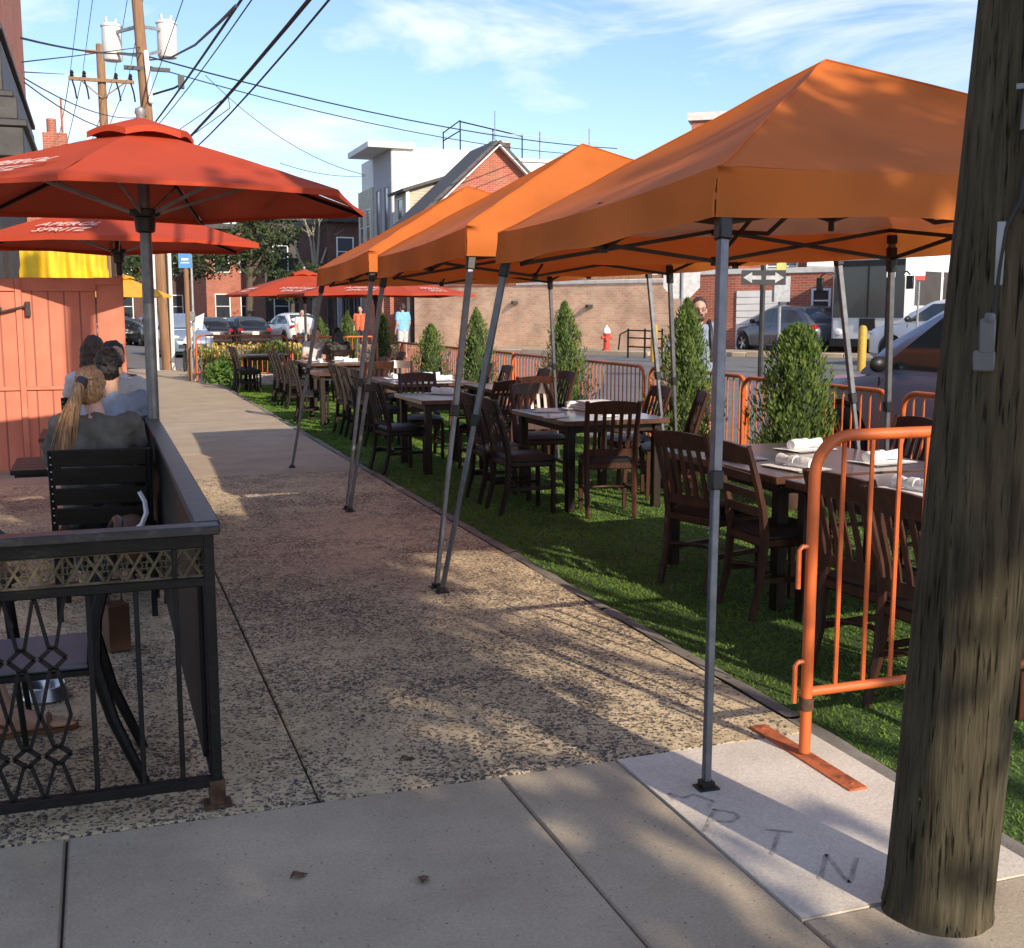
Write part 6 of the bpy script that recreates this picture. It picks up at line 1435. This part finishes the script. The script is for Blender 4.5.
tree('street_tree',8.6,70.5,4.2,[(0,0,5.6,2.0,1.8,1.6),(1.4,.3,4.6,1.5,1.4,1.3),(-1.3,0,4.8,1.5,1.4,1.2),(.2,0,6.9,1.3,1.2,1.0),(2.0,0,6.2,1.3,1.2,1.0)],.15,3000,'leafy green tree in front of the red brick row house, right of the sign',seed=4,group=TGf)
tree('street_tree',4.2,76,3.8,[(0,0,5.6,2.4,2,2.0),(-1.8,0,4.6,1.8,1.6,1.5),(1.9,0,4.8,1.6,1.5,1.4),(0,0,7.6,1.7,1.5,1.2)],.17,3000,'dark leafy tree behind the white and blue sign',seed=6,group=TGf)
tree('street_tree',-.6,66,3.8,[(0,0,5.2,2.1,2,1.9),(-1.7,0,4.2,1.7,1.6,1.4),(1.5,0,4.4,1.4,1.5,1.3)],.16,2600,'leafy tree behind the transformer pole, left of the sign',seed=7,group=TGf)
tree('street_tree',10.4,66,2.3,[(0,0,2.9,1.3,1.2,.9),(1.0,0,3.3,1.1,1.0,.9)],.15,2200,'low bushy tree over the dark parked cars',seed=9,group=TGf)
bt=tree('bare_tree',12.4,70,3.4,[(0,0,6.6,1.3,1.2,1.2),(-1.3,0,6.2,1.0,.9,1.0),(1.4,0,6.5,1.2,1.0,1.1),(.5,0,7.6,1.0,1.0,.9),(-.6,0,7.6,.9,.9,.8)],.10,500,'nearly bare tree with pale forked branches above the far red umbrella',bark='bark_pale',seed=12,group=TGf)
tree('street_tree',20.8,52.5,2.6,[(0,0,4.0,1.7,1.6,1.5),(1.5,0,3.4,1.3,1.3,1.2),(-1.4,0,3.3,1.3,1.2,1.1)],.14,4200,'bright green tree showing over the tan brick wall right of the stop sign',seed=15,mt='leaf_bush')
tree('street_tree',-6.5,104,4,[(0,0,6,4,3,3),(4,0,5.5,3,3,2.6),(8.5,0,6,3.4,3,2.8)],.28,5200,'far mass of dark trees above the row houses at the left',seed=18)
# trees standing on the corner behind the photographer, whose crowns shade the near pavement
tree('shade_tree',.6,-5.6,2.4,[(.4,0,6.2,2.8,1.3,2.2),(.9,.1,3.9,2.3,1.2,1.35),(-2.9,0,6.0,2.2,1.3,2.3),(-2.6,0,3.6,2.0,1.2,1.3),(2.6,0,6.5,1.3,1.1,1.6),(3.25,.2,6.4,.95,.9,1.7),(2.2,0,4.5,.95,.9,1.0)],.13,19500,'wide leafy street tree on the near corner behind the camera',seed=21)
tree('shade_tree',5.4,-5.8,3.8,[(-1.1,0,6.75,1.0,.9,.75),(.4,0,7.3,1.0,.8,.5)],.11,2600,'second, thinner street tree behind the camera near the kerb',seed=24)
# flower bed at the far end
fb_=empty('flower_bed',(3.75,29.7,-.1),R(-20),'tall yellow-flowering bed with green leaves behind the far barricades','plants')
n=2000; rg=np.random.default_rng(5); P=np.stack([rg.uniform(-1.25,1.15,n),rg.uniform(-.9,.8,n),rg.random(n)**.8*1.25],1); P[:,2]*=.58+.2*np.sin(P[:,0]*3); a=np.stack([rg.normal(0,.4,n),rg.normal(0,.4,n),np.ones(n)],1); a/=np.linalg.norm(a,axis=1)[:,None]; e=np.cross(a,rg.normal(size=(n,3))); e/=np.linalg.norm(e,axis=1)[:,None]
np_obj('foliage',np.stack([P-a*.10,P+e*.03,P+a*.10,P-e*.03],1),M['leaf_bush'],fb_)
n=800; P=np.stack([rg.uniform(-1.25,1.15,n),rg.uniform(-.9,.8,n),.30+.62*rg.random(n)],1); a=rg.normal(size=(n,3)); a/=np.linalg.norm(a,axis=1)[:,None]; e=np.cross(a,rg.normal(size=(n,3))); e/=np.linalg.norm(e,axis=1)[:,None]
np_obj('blossoms',np.stack([P-a*.045,P+e*.035,P+a*.045,P-e*.035],1),M['petal'],fb_)
lg=empty('leafy_bush',(2.75,26.9,-.1),0,'low bright green bush at the foot of the far barricade, beside the pale stone','bush')
n=1500; d=rg.normal(size=(n,3)); d/=np.linalg.norm(d,axis=1)[:,None]; P=d*rg.random((n,1))**.5*np.array((.55,.45,.40))+np.array((0,0,.25)); P[:,2]=np.abs(P[:,2]); a=rg.normal(size=(n,3)); a/=np.linalg.norm(a,axis=1)[:,None]; e=np.cross(a,rg.normal(size=(n,3))); e/=np.linalg.norm(e,axis=1)[:,None]
np_obj('foliage',np.stack([P-a*.07,P+e*.03,P+a*.07,P-e*.03],1),M['leaf_bush'],lg)
b=MB(); b.ell((0,0,.12),(.62,.35,.22),14,9); so2=tag(b.build('pale_stone',M['stone'],None,(3.45,27.0,-.12),R(10)),'pale boulder on the turf edge right of the low green bush','stone')
for v in so2.data.vertices: v.co*=1+.10*mnoise.noise(v.co*4)

# dry leaves on the pavement
for i,(x,y,rz,l) in enumerate(((.47,3.12,20,'dark dry leaf lying alone on the grey pavement left of the long joint'),(.80,2.98,70,'small curled leaf on the grey pavement between the two long joints'),(.98,3.86,10,'small brown leaf on the pebbled walkway near the pavement joint'))):
    b=MB(); b.grid(lambda u,v:((u-.5)*.055,(v-.5)*.030*math.sin(PI*min(.98,max(.02,u)))*1.2,.004+.010*abs(v-.5)+.006*math.sin(u*5)),8,4); tag(b.build('dry_leaf',M['leather'],None,(x,y,0),R(rz)),l,'leaf')
